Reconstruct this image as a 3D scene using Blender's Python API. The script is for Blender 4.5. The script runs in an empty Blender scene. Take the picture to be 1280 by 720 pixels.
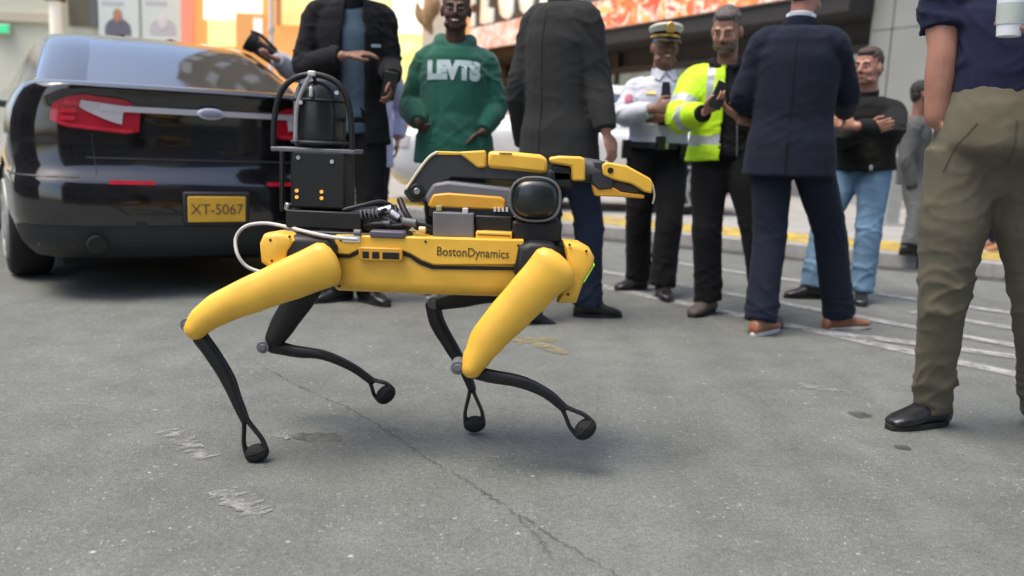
import bpy, bmesh, math, random
import numpy as np
from mathutils import Vector, Matrix, noise
from mathutils.bvhtree import BVHTree
random.seed(7)
S = bpy.context.scene
COL = S.collection
# ------------------------------------------------------------------ camera, sky, sun, exposure
F = 1108.0; CAMH = 0.93; PITCH = math.radians(9.32); ROLL = math.radians(2.5)
cam_d = bpy.data.cameras.new('camera'); cam = bpy.data.objects.new('camera', cam_d); COL.objects.link(cam)
cam_d.sensor_width = 36; cam_d.lens = 36 * F / 1280; cam_d.clip_start = 0.05; cam_d.clip_end = 800
_d = Vector((0, math.cos(PITCH), -math.sin(PITCH))); _u = Vector((0, math.sin(PITCH), math.cos(PITCH))); _r = Vector((1, 0, 0))
CR = math.cos(ROLL) * _r + math.sin(ROLL) * _u
CU = math.cos(ROLL) * _u - math.sin(ROLL) * _r
cam.matrix_world = Matrix(((CR.x, CU.x, -_d.x, 0), (CR.y, CU.y, -_d.y, 0), (CR.z, CU.z, -_d.z, CAMH), (0, 0, 0, 1)))
cam_d.dof.use_dof = True; cam_d.dof.focus_distance = 2.6; cam_d.dof.aperture_fstop = 2.2
S.camera = cam
SUN_EL = math.radians(68); SUN_AZ = math.radians(-118)      # azimuth from +Y towards +X
w = bpy.data.worlds.new("World"); S.world = w; w.use_nodes = True
nt = w.node_tree; bg = nt.nodes['Background']
sky = nt.nodes.new('ShaderNodeTexSky'); sky.sky_type = 'NISHITA'; sky.sun_disc = False
sky.sun_elevation = SUN_EL; sky.sun_rotation = SUN_AZ; sky.air_density = 1.0; sky.dust_density = 4.0; sky.ozone_density = 0.6
nt.links.new(sky.outputs[0], bg.inputs[0]); bg.inputs[1].default_value = 0.145
sd = bpy.data.lights.new('sun', 'SUN'); so = bpy.data.objects.new('sun', sd); COL.objects.link(so)
sd.energy = 0.9; sd.angle = math.radians(30); sd.color = (1.0, 0.93, 0.82)
sdir = Vector((math.sin(SUN_AZ) * math.cos(SUN_EL), math.cos(SUN_AZ) * math.cos(SUN_EL), math.sin(SUN_EL)))
so.rotation_euler = sdir.to_track_quat('Z', 'Y').to_euler(); so.location = (0, 0, 30)
S.view_settings.view_transform = 'Standard'; S.view_settings.look = 'None'; S.view_settings.exposure = 1.22; S.view_settings.gamma = 1

# ------------------------------------------------------------------ pixel <-> place helpers (photo pixels, 1280 wide)
def ray(x, y): return _d * F + CR * (x - 640) + CU * (360 - y)
def at(x, y, Y):
    v = ray(x, y); return v * (Y / v.y) + Vector((0, 0, CAMH))
def onz(x, y, z=0.0):
    v = ray(x, y); return v * ((z - CAMH) / v.z) + Vector((0, 0, CAMH))
def reach(x, y, p, L, sgn):
    """point on the pixel's sight line at distance L from p; nearer (-1) or farther (+1) root"""
    v = ray(x, y).normalized(); o = Vector((0, 0, CAMH)); b = v.dot(p - o); c = (p - o).length_squared - L * L
    disc = b * b - c
    return o + v * (b if disc < 0 else b + sgn * math.sqrt(disc))

# ------------------------------------------------------------------ materials
def P(name, col, rough=0.6, metal=0.0, var=0.0, vs=8.0, bump=0.0, bs=60.0, coat=0.0, emit=None, es=1.0, sub=0.0, spec=0.5, stretch=None, sheen=0.0):
    m = bpy.data.materials.new(name); m.use_nodes = True; t = m.node_tree; n = t.nodes; b = n['Principled BSDF']
    b.inputs['Base Color'].default_value = (*col, 1); b.inputs['Roughness'].default_value = rough; b.inputs['Metallic'].default_value = metal
    b.inputs['Coat Weight'].default_value = coat; b.inputs['Coat Roughness'].default_value = 0.05; b.inputs['Specular IOR Level'].default_value = spec
    if sheen: b.inputs['Sheen Weight'].default_value = sheen
    if sub: b.inputs['Subsurface Weight'].default_value = sub; b.inputs['Subsurface Radius'].default_value = (0.012, 0.005, 0.003)
    if emit: b.inputs['Emission Color'].default_value = (*emit, 1); b.inputs['Emission Strength'].default_value = es
    if var or bump:
        tc = n.new('ShaderNodeTexCoord'); vec = tc.outputs['Object']
        if stretch:
            mp = n.new('ShaderNodeMapping'); mp.inputs['Scale'].default_value = stretch; t.links.new(vec, mp.inputs[0]); vec = mp.outputs[0]
        if var:
            a = n.new('ShaderNodeTexNoise'); a.inputs['Scale'].default_value = vs; a.inputs['Detail'].default_value = 6; t.links.new(vec, a.inputs['Vector'])
            r = n.new('ShaderNodeMapRange'); r.inputs[1].default_value = 0.3; r.inputs[2].default_value = 0.7; r.inputs[3].default_value = 1 - var; r.inputs[4].default_value = 1 + var
            t.links.new(a.outputs[0], r.inputs[0])
            mx = n.new('ShaderNodeVectorMath'); mx.operation = 'SCALE'; mx.inputs[0].default_value = col; t.links.new(r.outputs[0], mx.inputs['Scale'])
            t.links.new(mx.outputs[0], b.inputs['Base Color'])
            r2 = n.new('ShaderNodeMapRange'); r2.inputs[1].default_value = 0.3; r2.inputs[2].default_value = 0.7; r2.inputs[3].default_value = max(0.02, rough - 0.08); r2.inputs[4].default_value = min(1, rough + 0.08)
            t.links.new(a.outputs[0], r2.inputs[0]); t.links.new(r2.outputs[0], b.inputs['Roughness'])
        if bump:
            c = n.new('ShaderNodeTexNoise'); c.inputs['Scale'].default_value = bs; c.inputs['Detail'].default_value = 3; t.links.new(vec, c.inputs['Vector'])
            bp = n.new('ShaderNodeBump'); bp.inputs['Strength'].default_value = bump; bp.inputs['Distance'].default_value = 0.01
            t.links.new(c.outputs[0], bp.inputs['Height']); t.links.new(bp.outputs[0], b.inputs['Normal'])
    return m
def cloth(name, col, var=0.12, rough=0.9, bump=0.25, bs=350, sheen=0.03):
    return P(name, col, rough, 0, var, 5, bump, bs, spec=0.2, sheen=sheen)
def skin(name, col): return P(name, col, 0.5, 0, 0.10, 25, 0.12, 180, sub=0.12, spec=0.4)

def ior(m, v): m.node_tree.nodes['Principled BSDF'].inputs['Coat IOR'].default_value = v; return m
M = dict(
 yellow=P('robot_yellow_plastic', (0.82, 0.48, 0.055), 0.42, 0, 0.10, 9, 0.04, 300),
 yellow_dim=P('arm_orange_yellow_plastic', (0.66, 0.33, 0.03), 0.45, 0, 0.05, 9, 0.04, 300),
 black=P('black_plastic', (0.0045, 0.005, 0.0055), 0.55, 0, 0.15, 20, 0.05, 200),
 rubber=P('rubber', (0.007, 0.007, 0.007), 0.8, 0, 0.2, 30, 0.3, 150),
 carbon=P('carbon_black_leg', (0.007, 0.007, 0.0075), 0.4, 0, 0.15, 25, 0.04, 200),
 darkgrey=P('dark_grey_plastic', (0.030, 0.033, 0.036), 0.5, 0, 0.1, 20, 0.05, 200),
 midgrey=P('grey_plastic', (0.13, 0.135, 0.15), 0.5, 0, 0.1, 20, 0.05, 200),
 gloss=P('sensor_cover', (0.012, 0.016, 0.016), 0.30, 0, 0.1, 6, coat=0.15),
 silver=P('brushed_metal', (0.55, 0.55, 0.56), 0.3, 0.9, 0.1, 40),
 cable=P('white_cable', (0.55, 0.55, 0.53), 0.5),
 led_amber=P('amber_led', (0.5, 0.24, 0.03), 0.4, emit=(1.0, 0.5, 0.1), es=.3),
 led_green=P('green_led', (0.3, 0.9, 0.05), 0.4, emit=(0.35, 1.0, 0.03), es=0.4),
 ink=P('printed_ink', (0.10, 0.07, 0.02), 0.6),
 paint=P('black_car_paint', (0.006, 0.006, 0.007), 0.16, 0, 0.12, 3, coat=1.0),
 trimblack=P('bumper_dark_plastic', (0.02, 0.021, 0.022), 0.55, 0, 0.15, 12, 0.05, 300),
 glass=P('car_glass', (0.012, 0.014, 0.015), 0.04, 0, 0.1, 3, coat=1.0, spec=1.0),
 chrome=P('bright_trim', (0.70, 0.68, 0.76), 0.3, 0.3),
 red=P('tail_light_red', (0.42, 0.010, 0.028), 0.2, 0, 0.15, 12, coat=0.8),
 lens=P('clear_lens', (0.55, 0.51, 0.54), 0.2, 0, 0.05, 12, coat=0.5),
 platey=P('licence_plate_yellow', (0.72, 0.40, 0.04), 0.45, 0, 0.08, 15),
 navyink=P('dark_blue_ink', (0.03, 0.025, 0.05), 0.5),
 white_paint=P('white_car_paint', (0.72, 0.73, 0.74), 0.25, 0, 0.04, 3, coat=0.6),
 steel=P('grey_painted_steel', (0.34, 0.35, 0.34), 0.5, 0.2, 0.1, 10),
)
ior(M['glass'], 2.2); ior(M['paint'], 1.6)
# ------------------------------------------------------------------ mesh buffer
def V(*a): return Vector(a)
class MB:
    def __init__(s): s.v = []; s.f = []; s.m = []
    def add(s, vs, fs, mi=0):
        o = len(s.v); s.v += [tuple(v) for v in vs]; s.f += [tuple(i + o for i in f) for f in fs]; s.m += [mi] * len(fs); return s
    def box(s, c, h, R=None, mi=0):
        c = Vector(c); R = R or Matrix.Identity(3)
        vs = [c + R @ Vector((x * h[0], y * h[1], z * h[2])) for x in (-1, 1) for y in (-1, 1) for z in (-1, 1)]
        return s.add(vs, [(0, 1, 3, 2), (4, 6, 7, 5), (0, 4, 5, 1), (2, 3, 7, 6), (0, 2, 6, 4), (1, 5, 7, 3)], mi)
    def prism(s, pts, off, mi=0):
        """polygon of 3-D points, extruded by vector off"""
        n = len(pts); off = Vector(off); a = [Vector(p) for p in pts]; b = [p + off for p in a]
        nrm = Vector((0, 0, 0))
        for i in range(n): nrm += a[i].cross(a[(i + 1) % n])
        fl = nrm.dot(off) > 0
        fs = [tuple(range(n)) if not fl else tuple(reversed(range(n))), tuple(range(n, 2 * n)) if fl else tuple(reversed(range(n, 2 * n)))]
        for i in range(n):
            j = (i + 1) % n
            fs.append((i, j, n + j, n + i) if fl else (j, i, n + i, n + j))
        return s.add(a + b, fs, mi)
    def rings(s, R, cap=True, mi=0, closed=True):
        n = len(R[0]); vs = [p for r in R for p in r]; fs = []
        for k in range(len(R) - 1):
            for i in range(n if closed else n - 1):
                j = (i + 1) % n; fs.append((k * n + i, k * n + j, (k + 1) * n + j, (k + 1) * n + i))
        if cap:
            fs.append(tuple(reversed(range(n)))); fs.append(tuple(range((len(R) - 1) * n, len(R) * n)))
        return s.add(vs, fs, mi)
    def tube(s, pts, rad, n=12, hint=None, sub=4, dome=True, mi=0, cat=True):
        """swept ellipse; rad items r or (ra, rb): ra along hint-perpendicular side axis, rb along hint"""
        pts = [Vector(p) for p in pts]; rr = [(r, r) if not isinstance(r, (tuple, list)) else r for r in rad]
        if cat and len(pts) > 2:
            Q = []; RR = []
            for i in range(len(pts) - 1):
                p0 = pts[max(i - 1, 0)]; p1 = pts[i]; p2 = pts[i + 1]; p3 = pts[min(i + 2, len(pts) - 1)]
                for k in range(sub):
                    t = k / sub
                    q = 0.5 * ((2 * p1) + (p2 - p0) * t + (2 * p0 - 5 * p1 + 4 * p2 - p3) * t * t + (3 * p1 - p0 - 3 * p2 + p3) * t ** 3)
                    Q.append(q); ts = t * t * (3 - 2 * t); RR.append((rr[i][0] * (1 - ts) + rr[i + 1][0] * ts, rr[i][1] * (1 - ts) + rr[i + 1][1] * ts))
            Q.append(pts[-1]); RR.append(rr[-1]); pts, rr = Q, RR
        R = []; b0 = None; N = len(pts); tg = []
        for i in range(N):
            t = (pts[min(i + 1, N - 1)] - pts[max(i - 1, 0)]); tg.append(t.normalized() if t.length > 1e-9 else Vector((0, 0, 1)))
        h = Vector(hint) if hint is not None else None
        frames = []
        for i in range(N):
            t = tg[i]
            if h is not None: b = h - t * h.dot(t)
            else:
                if b0 is None: b0 = Vector((0, 0, 1)) if abs(t.z) < 0.9 else Vector((0, 1, 0))
                b = b0 - t * b0.dot(t)
            if b.length < 1e-5: b = t.orthogonal()
            b.normalize(); b0 = b; a = b.cross(t); frames.append((a, b))
        def ring(c, a, b, ra, rb): return [c + a * (ra * math.cos(2 * math.pi * k / n)) + b * (rb * math.sin(2 * math.pi * k / n)) for k in range(n)]
        if dome:
            for q in (0.25, 0.6, 0.88):
                e = min(rr[0]); R.append(ring(pts[0] - tg[0] * e * math.sqrt(1 - q * q), *frames[0], rr[0][0] * q, rr[0][1] * q))
        for i in range(N): R.append(ring(pts[i], *frames[i], *rr[i]))
        if dome:
            for q in (0.88, 0.6, 0.25):
                e = min(rr[-1]); R.append(ring(pts[-1] + tg[-1] * e * math.sqrt(1 - q * q), *frames[-1], rr[-1][0] * q, rr[-1][1] * q))
        return s.rings(R, True, mi)
    def ell(s, c, r, R=None, n=16, m=10, mi=0):
        c = Vector(c); R = R or Matrix.Identity(3); rings = []
        for j in range(1, m):
            ph = math.pi * j / m
            rings.append([c + R @ Vector((r[0] * math.sin(ph) * math.cos(2 * math.pi * k / n), r[1] * math.sin(ph) * math.sin(2 * math.pi * k / n), -r[2] * math.cos(ph))) for k in range(n)])
        return s.rings(rings, True, mi)
    def cyl(s, a, b, r, n=20, r2=None, mi=0):
        return s.tube([a, b], [r, r if r2 is None else r2], n=n, dome=False, mi=mi)
    def ring(s, c, ax, R, r, n=40, m=8, R2=None, up=None, mi=0):
        """torus (optionally oval R x R2) around axis ax"""
        ax = Vector(ax).normalized(); u = Vector(up) if up else ax.orthogonal(); u = (u - ax * u.dot(ax)).normalized(); w_ = ax.cross(u); R2 = R2 or R
        vs = []; fs = []
        for i in range(n):
            t = 2 * math.pi * i / n; dr = (w_ * math.cos(t) * R + u * math.sin(t) * R2); o = dr.normalized()
            for k in range(m):
                p = 2 * math.pi * k / m; vs.append(Vector(c) + dr + o * r * math.cos(p) + ax * r * math.sin(p))
        for i in range(n):
            for k in range(m):
                a = i * m + k; b = i * m + (k + 1) % m; c2 = ((i + 1) % n) * m + (k + 1) % m; d2 = ((i + 1) % n) * m + k
                fs.append((a, b, c2, d2))
        return s.add(vs, fs, mi)
    def mesh(s, name='m'):
        me = bpy.data.meshes.new(name); me.from_pydata(s.v, [], s.f)
        me.polygons.foreach_set('material_index', s.m); me.update(); return me
def fixn(me):
    b = bmesh.new(); b.from_mesh(me); bmesh.ops.recalc_face_normals(b, faces=b.faces); b.to_mesh(me); b.free()
ORG = {}
def link(name, me, mats, parent=None, smooth=40, bevel=0, world=True, kind=None, label=None):
    """one mesh object; verts given in world coordinates unless world=False (then in the thing's own frame)"""
    me.name = name
    if not isinstance(mats, (list, tuple)): mats = [mats]
    for m_ in mats: me.materials.append(m_)
    o = bpy.data.objects.new(name, me); COL.objects.link(o)
    if parent is not None:
        o.parent = parent; r = ORG[parent.name]
        ORG[o.name] = r
        if world: me.transform(Matrix.Translation(-r))
    else: ORG[o.name] = Vector((0, 0, 0))
    if smooth:
        me.shade_smooth()
        if smooth < 180: me.set_sharp_from_angle(angle=math.radians(smooth))
    if bevel:
        bv = o.modifiers.new('bevel', 'BEVEL'); bv.width = bevel; bv.segments = 2; bv.limit_method = 'ANGLE'; bv.angle_limit = math.radians(35)
    if kind: o['kind'] = kind
    if label: o['label'] = label
    return o
def put(name, mb, mats, parent=None, **k):
    me = mb.mesh(name) if isinstance(mb, MB) else mb
    fixn(me); return link(name, me, mats, parent, **k)
def rebase(o, base):
    """top-level mesh: move its origin to base without moving it"""
    base = Vector(base); o.data.transform(Matrix.Translation(-base)); o.location = base; ORG[o.name] = base; return o
def tag(o, label, cat, group=None):
    o['label'] = label; o['category'] = cat
    if group: o['group'] = group
    return o
def thing(name, loc, label, cat, group=None, rot=0):
    o = bpy.data.objects.new(name, None); COL.objects.link(o); o.location = loc; o.rotation_euler = (0, 0, rot); o.empty_display_size = 0.2
    ORG[o.name] = Vector(loc) if not rot else Vector((0, 0, 0)); return tag(o, label, cat, group)
def evalmods(me, mods):
    o = bpy.data.objects.new('tmp', me); COL.objects.link(o)
    for ty, kw in mods:
        md = o.modifiers.new('m', ty)
        for k, v_ in kw.items(): setattr(md, k, v_)
    dg = bpy.context.evaluated_depsgraph_get(); dg.update()
    out = bpy.data.meshes.new_from_object(o.evaluated_get(dg)); bpy.data.objects.remove(o); out.materials.clear(); return out
def fuse(mb, size, it=4, fac=0.5):
    me = mb.mesh(); fixn(me)
    return evalmods(me, [('REMESH', dict(mode='VOXEL', voxel_size=size, use_smooth_shade=True)), ('SMOOTH', dict(iterations=it, factor=fac))])
def co(me): a = np.empty(len(me.vertices) * 3); me.vertices.foreach_get('co', a); return a.reshape(-1, 3)
def setco(me, a): me.vertices.foreach_set('co', a.ravel()); me.update()
def nrm(me): a = np.empty(len(me.vertices) * 3); me.vertices.foreach_get('normal', a); return a.reshape(-1, 3)
def text_mesh(body, size, extrude=0.0, bold=0.0, space=1.0):
    c = bpy.data.curves.new('t', 'FONT'); c.body = body; c.size = size; c.extrude = extrude; c.offset = bold; c.align_x = 'CENTER'; c.align_y = 'CENTER'; c.space_character = space; c.resolution_u = 3
    o = bpy.data.objects.new('t', c); COL.objects.link(o); dg = bpy.context.evaluated_depsgraph_get(); dg.update()
    me = bpy.data.meshes.new_from_object(o.evaluated_get(dg)); bpy.data.objects.remove(o); return me
def frame(x, y, z=None):
    x = Vector(x).normalized(); y = (Vector(y) - x * Vector(y).dot(x)).normalized(); z = x.cross(y)
    return Matrix(((x.x, y.x, z.x), (x.y, y.y, z.y), (x.z, y.z, z.z)))
# ------------------------------------------------------------------ setting: road, markings, pavement
def asphalt():
    m = bpy.data.materials.new('asphalt'); m.use_nodes = True; t = m.node_tree; n = t.nodes; b = n['Principled BSDF']; L = t.links.new
    tc = n.new('ShaderNodeTexCoord').outputs['Object']
    def noi(s, d=5, r=0.55, vec=tc):
        a = n.new('ShaderNodeTexNoise'); a.inputs['Scale'].default_value = s; a.inputs['Detail'].default_value = d; a.inputs['Roughness'].default_value = r; L(vec, a.inputs['Vector']); return a.outputs[0]
    def ramp(src, a0, a1, b0, b1):
        r = n.new('ShaderNodeMapRange'); r.inputs[1].default_value = a0; r.inputs[2].default_value = a1; r.inputs[3].default_value = b0; r.inputs[4].default_value = b1; L(src, r.inputs[0]); return r.outputs[0]
    def mul(a, c):
        q = n.new('ShaderNodeMath'); q.operation = 'MULTIPLY'; L(a, q.inputs[0]); L(c, q.inputs[1]); return q.outputs[0]
    big = ramp(noi(0.7, 4), 0.3, 0.7, 0.86, 1.14)
    mid = ramp(noi(5, 5, 0.65), 0.3, 0.7, 0.86, 1.14)
    fine = ramp(noi(60, 5, 0.75), 0.3, 0.7, 0.70, 1.30)
    grit = ramp(noi(210, 2, 0.6), 0.3, 0.7, 0.62, 1.38)
    # long tyre-polish streaks along the traffic direction
    mp = n.new('ShaderNodeMapping'); mp.inputs['Rotation'].default_value = (0, 0, math.radians(-36)); mp.inputs['Scale'].default_value = (2.2, 0.18, 1); L(tc, mp.inputs[0])
    stre = ramp(noi(1.6, 4, 0.6, mp.outputs[0]), 0.3, 0.7, 0.90, 1.10)
    val = mul(mul(mul(big, mid), mul(fine, grit)), stre)
    # pale aggregate stones worn bare
    v = n.new('ShaderNodeTexVoronoi'); v.inputs['Scale'].default_value = 70; L(tc, v.inputs['Vector'])
    spot = ramp(v.outputs['Distance'], 0.12, 0.30, 1, 0)
    sel = ramp(noi(38, 2), 0.54, 0.60, 0, 1)
    patch = ramp(noi(1.9, 3, 0.7), 0.42, 0.66, 0.10, 1)
    sp = mul(mul(spot, sel), patch)
    v2 = n.new('ShaderNodeTexVoronoi'); v2.inputs['Scale'].default_value = 22; L(tc, v2.inputs['Vector'])
    sp2 = mul(ramp(v2.outputs['Distance'], 0.06, 0.20, 1, 0), mul(ramp(noi(9, 2), 0.55, 0.61, 0, 1), ramp(noi(55, 2), 0.45, 0.6, 0, 1)))
    ad = n.new('ShaderNodeMath'); ad.operation = 'MAXIMUM'; L(sp, ad.inputs[0]); L(sp2, ad.inputs[1])
    dk = ramp(noi(14, 5, 0.7), 0.62, 0.74, 1.0, 0.72)
    val = mul(val, dk)
    sc = n.new('ShaderNodeVectorMath'); sc.operation = 'SCALE'; sc.inputs[0].default_value = (0.136, 0.146, 0.134); L(val, sc.inputs['Scale'])
    mix = n.new('ShaderNodeMix'); mix.data_type = 'RGBA'; L(ad.outputs[0], mix.inputs['Factor']); L(sc.outputs[0], mix.inputs[6]); mix.inputs[7].default_value = (0.46, 0.47, 0.43, 1)
    L(mix.outputs[2], b.inputs['Base Color'])
    L(ramp(noi(30, 4), 0.3, 0.7, 0.72, 0.95), b.inputs['Roughness']); b.inputs['Specular IOR Level'].default_value = 0.3
    h = n.new('ShaderNodeMath'); h.operation = 'ADD'; L(noi(160, 3), h.inputs[0]); L(noi(22, 3), h.inputs[1])
    bp = n.new('ShaderNodeBump'); bp.inputs['Strength'].default_value = 0.45; bp.inputs['Distance'].default_value = 0.006; L(h.outputs[0], bp.inputs['Height']); L(bp.outputs[0], b.inputs['Normal'])
    return m
def worn(name, col, lo, hi, sc=30):
    """road paint worn through in flecks"""
    m = bpy.data.materials.new(name); m.use_nodes = True; t = m.node_tree; n = t.nodes; b = n['Principled BSDF']; b.inputs['Base Color'].default_value = (*col, 1); b.inputs['Roughness'].default_value = 0.8
    tc = n.new('ShaderNodeTexCoord').outputs['Object']; a = n.new('ShaderNodeTexNoise'); a.inputs['Scale'].default_value = sc; a.inputs['Detail'].default_value = 6; a.inputs['Roughness'].default_value = 0.7; t.links.new(tc, a.inputs['Vector'])
    r = n.new('ShaderNodeMapRange'); r.inputs[1].default_value = lo; r.inputs[2].default_value = hi; t.links.new(a.outputs[0], r.inputs[0]); t.links.new(r.outputs[0], b.inputs['Alpha']); return m
road = put('road', MB().add([(-90, -60, 0), (90, -60, 0), (90, 120, 0), (-90, 120, 0)], [(0, 1, 2, 3)]), asphalt(), kind='structure', smooth=0)
M['linewhite'] = worn('worn_white_road_paint', (0.36, 0.37, 0.36), 0.24, 0.66, 11)
M['scuffwhite'] = worn('flaked_white_paint', (0.30, 0.31, 0.285), 0.40, 0.70, 22)
M['scuffyellow'] = worn('flaked_yellow_paint', (0.30, 0.25, 0.11), 0.36, 0.72, 20)
M['yellowpave'] = worn('yellow_pavement_paint', (0.50, 0.36, 0.07), 0.30, 0.56, 4)
M['crack'] = worn('dark_crack', (0.072, 0.076, 0.07), 0.36, 0.80, 14)
def ribbon(pts, wd, z=0.004, jit=0.0, seed=1, sub=14):
    rnd = random.Random(seed); P_ = []
    for i in range(len(pts) - 1):
        for k in range(sub): P_.append(pts[i].lerp(pts[i + 1], k / sub))
    P_.append(pts[-1]); mb = MB(); vs = []; N = len(P_)
    for i, p in enumerate(P_):
        t = (P_[min(i + 1, N - 1)] - P_[max(i - 1, 0)]); s_ = Vector((-t.y, t.x, 0)).normalized(); j = s_ * rnd.uniform(-jit, jit); h = wd / 2 * (1 + rnd.uniform(-1, 1) * (0.5 if jit else 0.04))
        vs += [Vector((p.x, p.y, z)) + s_ * h + j, Vector((p.x, p.y, z)) - s_ * h + j]
    return mb.add(vs, [(2 * i, 2 * i + 1, 2 * i + 3, 2 * i + 2) for i in range(N - 1)])
def mark(name, pix, wd, mat, z=0.004, jit=0.0, seed=1):
    return put(name, ribbon([onz(x, y) for x, y in pix], wd, z, jit, seed), mat, kind='structure', smooth=0)
for pix, wd in (([(738, 355.5), (880, 385), (1020, 414.5), (1150, 443), (1290, 473)], .115), ([(1035, 417), (1145, 430.5), (1290, 450)], .11),
                ([(742, 338), (900, 366), (1145, 411), (1290, 437)], .11), ([(800, 323), (976, 349), (1149, 376), (1290, 396)], .11), ([(1140, 391), (1290, 415)], .11)):
    mark('lane_line', pix, wd, M['linewhite'], 0.004 + 0.003 * (wd == .11))
mark('pavement_crack', [(318, 452), (345, 468), (390, 492), (440, 513), (486, 541), (540, 578), (585, 603), (640, 640), (700, 678), (775, 722), (840, 760)], .008, M['crack'], 0.004, 0.007, 3)
mark('pavement_crack', [(640, 640), (668, 668), (690, 700)], .008, M['crack'], 0.008, 0.008, 8)
mark('faded_road_mark', [(610, 423), (655, 427), (693, 424)], .10, M['scuffyellow'], 0.004, 0.01, 5)
mark('faded_road_mark', [(672, 431), (706, 444)], .07, M['scuffyellow'], 0.008, 0.008, 6)
mark('faded_road_mark', [(212, 538), (236, 556), (262, 573)], .055, M['scuffwhite'], 0.004, 0.02, 9)
mark('faded_road_mark', [(277, 613), (296, 628), (322, 646)], .06, M['scuffwhite'], 0.004, 0.02, 11)
mark('faded_road_mark', [(998, 481), (1030, 487), (1062, 492)], .06, M['scuffwhite'], 0.004, 0.01, 12)
mark('faded_road_mark', [(340, 545), (365, 547)], .035, M['scuffwhite'], 0.004, 0.02, 14)
def blot(name, c, rx, ry, mat, z=0.004, seed=1):
    rnd = random.Random(seed); n = 18; mb = MB()
    mb.add([Vector((c.x + rx * math.cos(6.283 * k / n) * rnd.uniform(.75, 1.1), c.y + ry * math.sin(6.283 * k / n) * rnd.uniform(.75, 1.1), z)) for k in range(n)], [tuple(range(n))])
    return put(name, mb, mat, kind='structure', smooth=0)
M['stain'] = worn('oil_stain', (0.05, 0.053, 0.05), 0.25, 0.7, 20)
blot('road_stain', onz(1075, 519), .042, .045, M['stain'], seed=2); blot('road_stain', onz(1128, 560), .03, .025, M['stain'], seed=3); blot('road_stain', onz(398, 547), .09, .05, worn('faint_stain', (0.08, 0.085, 0.08), 0.40, 0.75, 20), seed=4)
# kerb and pavement
KA = onz(752, 297); KB = onz(1267, 349); kd = (KB - KA); kd.z = 0; kd.normalize(); kn = Vector((-kd.y, kd.x, 0))      # kn points away from the road
KZ = 0.12
M['granite'] = P('kerb_granite', (0.30, 0.30, 0.29), 0.8, 0, 0.18, 12, 0.2, 120)
M['concrete_pave'] = P('pavement_concrete', (0.30, 0.30, 0.285), 0.85, 0, 0.15, 3, 0.2, 90)
def kp(a, b, z=0): q = KA + kd * a + kn * b; return Vector((q.x, q.y, z))
pav = put('pavement', MB().prism([kp(-60, .17, -.05), kp(40, .17, -.05), kp(40, 70, -.05), kp(-60, 70, -.05)], (0, 0, KZ + .05)), M['concrete_pave'], kind='structure', smooth=0)
kb = MB(); kb.box((0, 0, 0), (.596, .083, .09)); kme = kb.mesh('kerbstone'); fixn(kme); kme.materials.append(M['granite'])
KR = Matrix(((kd.x, kn.x, 0), (kd.y, kn.y, 0), (0, 0, 1))).to_4x4()
for i in range(-14, 12):
    o = bpy.data.objects.new('kerbstone', kme); COL.objects.link(o); o.matrix_world = Matrix.Translation(kp(i * 1.2, .083, KZ - .09 + (i * 7 % 3) * .001)) @ KR; o.parent = pav; o.matrix_parent_inverse = Matrix.Identity(4)
    bv = o.modifiers.new('bevel', 'BEVEL'); bv.width = .012; bv.segments = 2
put('yellow_strip', MB().add([kp(-20, .20, KZ + .004), kp(30, .20, KZ + .004), kp(30, 1.15, KZ + .004), kp(-20, 1.15, KZ + .004)], [(0, 1, 2, 3)]), M['yellowpave'], kind='structure', smooth=0)
put('gutter', MB().add([kp(-40, -.30, .004), kp(40, -.30, .004), kp(40, -.002, .004), kp(-40, -.002, .004)], [(0, 1, 2, 3)]), worn('gutter_dark', (0.05, 0.05, 0.048), 0.30, 0.62, 6), kind='structure', smooth=0)  # flecked darker strip along the foot of the kerb

# ------------------------------------------------------------------ shop front with the WELCOME sign, receding to the left
def lit(name, col, es, scale=1.2, cols=None, kind='noise', stretch=(1, 1, 1)):
    """lit screen or window: coloured emission with a soft picture in it"""
    m = bpy.data.materials.new(name); m.use_nodes = True; t = m.node_tree; n = t.nodes; b = n['Principled BSDF']; L = t.links.new
    b.inputs['Base Color'].default_value = (.05, .05, .05, 1); b.inputs['Roughness'].default_value = 0.4; b.inputs['Emission Strength'].default_value = es
    tc = n.new('ShaderNodeTexCoord').outputs['Object']; mp = n.new('ShaderNodeMapping'); mp.inputs['Scale'].default_value = stretch; L(tc, mp.inputs[0])
    a = n.new('ShaderNodeTexNoise'); a.inputs['Scale'].default_value = scale; a.inputs['Detail'].default_value = 4; a.inputs['Roughness'].default_value = .6; a.inputs['Distortion'].default_value = 0.8; L(mp.outputs[0], a.inputs['Vector'])
    r = n.new('ShaderNodeValToRGB'); cs = cols or [(0, col), (1, col)]
    while len(r.color_ramp.elements) < len(cs): r.color_ramp.elements.new(0.5)
    for e, (p, c) in zip(r.color_ramp.elements, cs): e.position = p; e.color = (*c, 1)
    L(a.outputs[0], r.inputs[0]); L(r.outputs[0], b.inputs['Emission Color']); return m
M['dark_fascia'] = P('dark_grey_fascia', (0.035, 0.037, 0.04), 0.6, 0, 0.15, 3)
M['letter'] = P('white_sign_letter', (0.82, 0.82, 0.76), 0.4, emit=(.9, .9, .8), es=0.30)
M['frame'] = P('dark_window_frame', (0.03, 0.032, 0.033), 0.5)
M['shopglass'] = lit('glass_added_glow', (.3, .3, .3), .16, .9, [(.3, (.22, .25, .21)), (.5, (.50, .55, .46)), (.66, (.85, .86, .72))])  # weak emission put into the glass to lift it in the recess
M['ceil'] = P('dark_soffit', (0.022, 0.023, 0.024), 0.8)
M['wall_panel'] = P('pale_grey_wall_panel', (0.235, 0.25, 0.235), 0.65, 0, 0.06, 1.2, 0.03, 60)
M['joint'] = P('panel_joint', (0.12, 0.125, 0.12), 0.8)
BZ = 3.68
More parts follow.
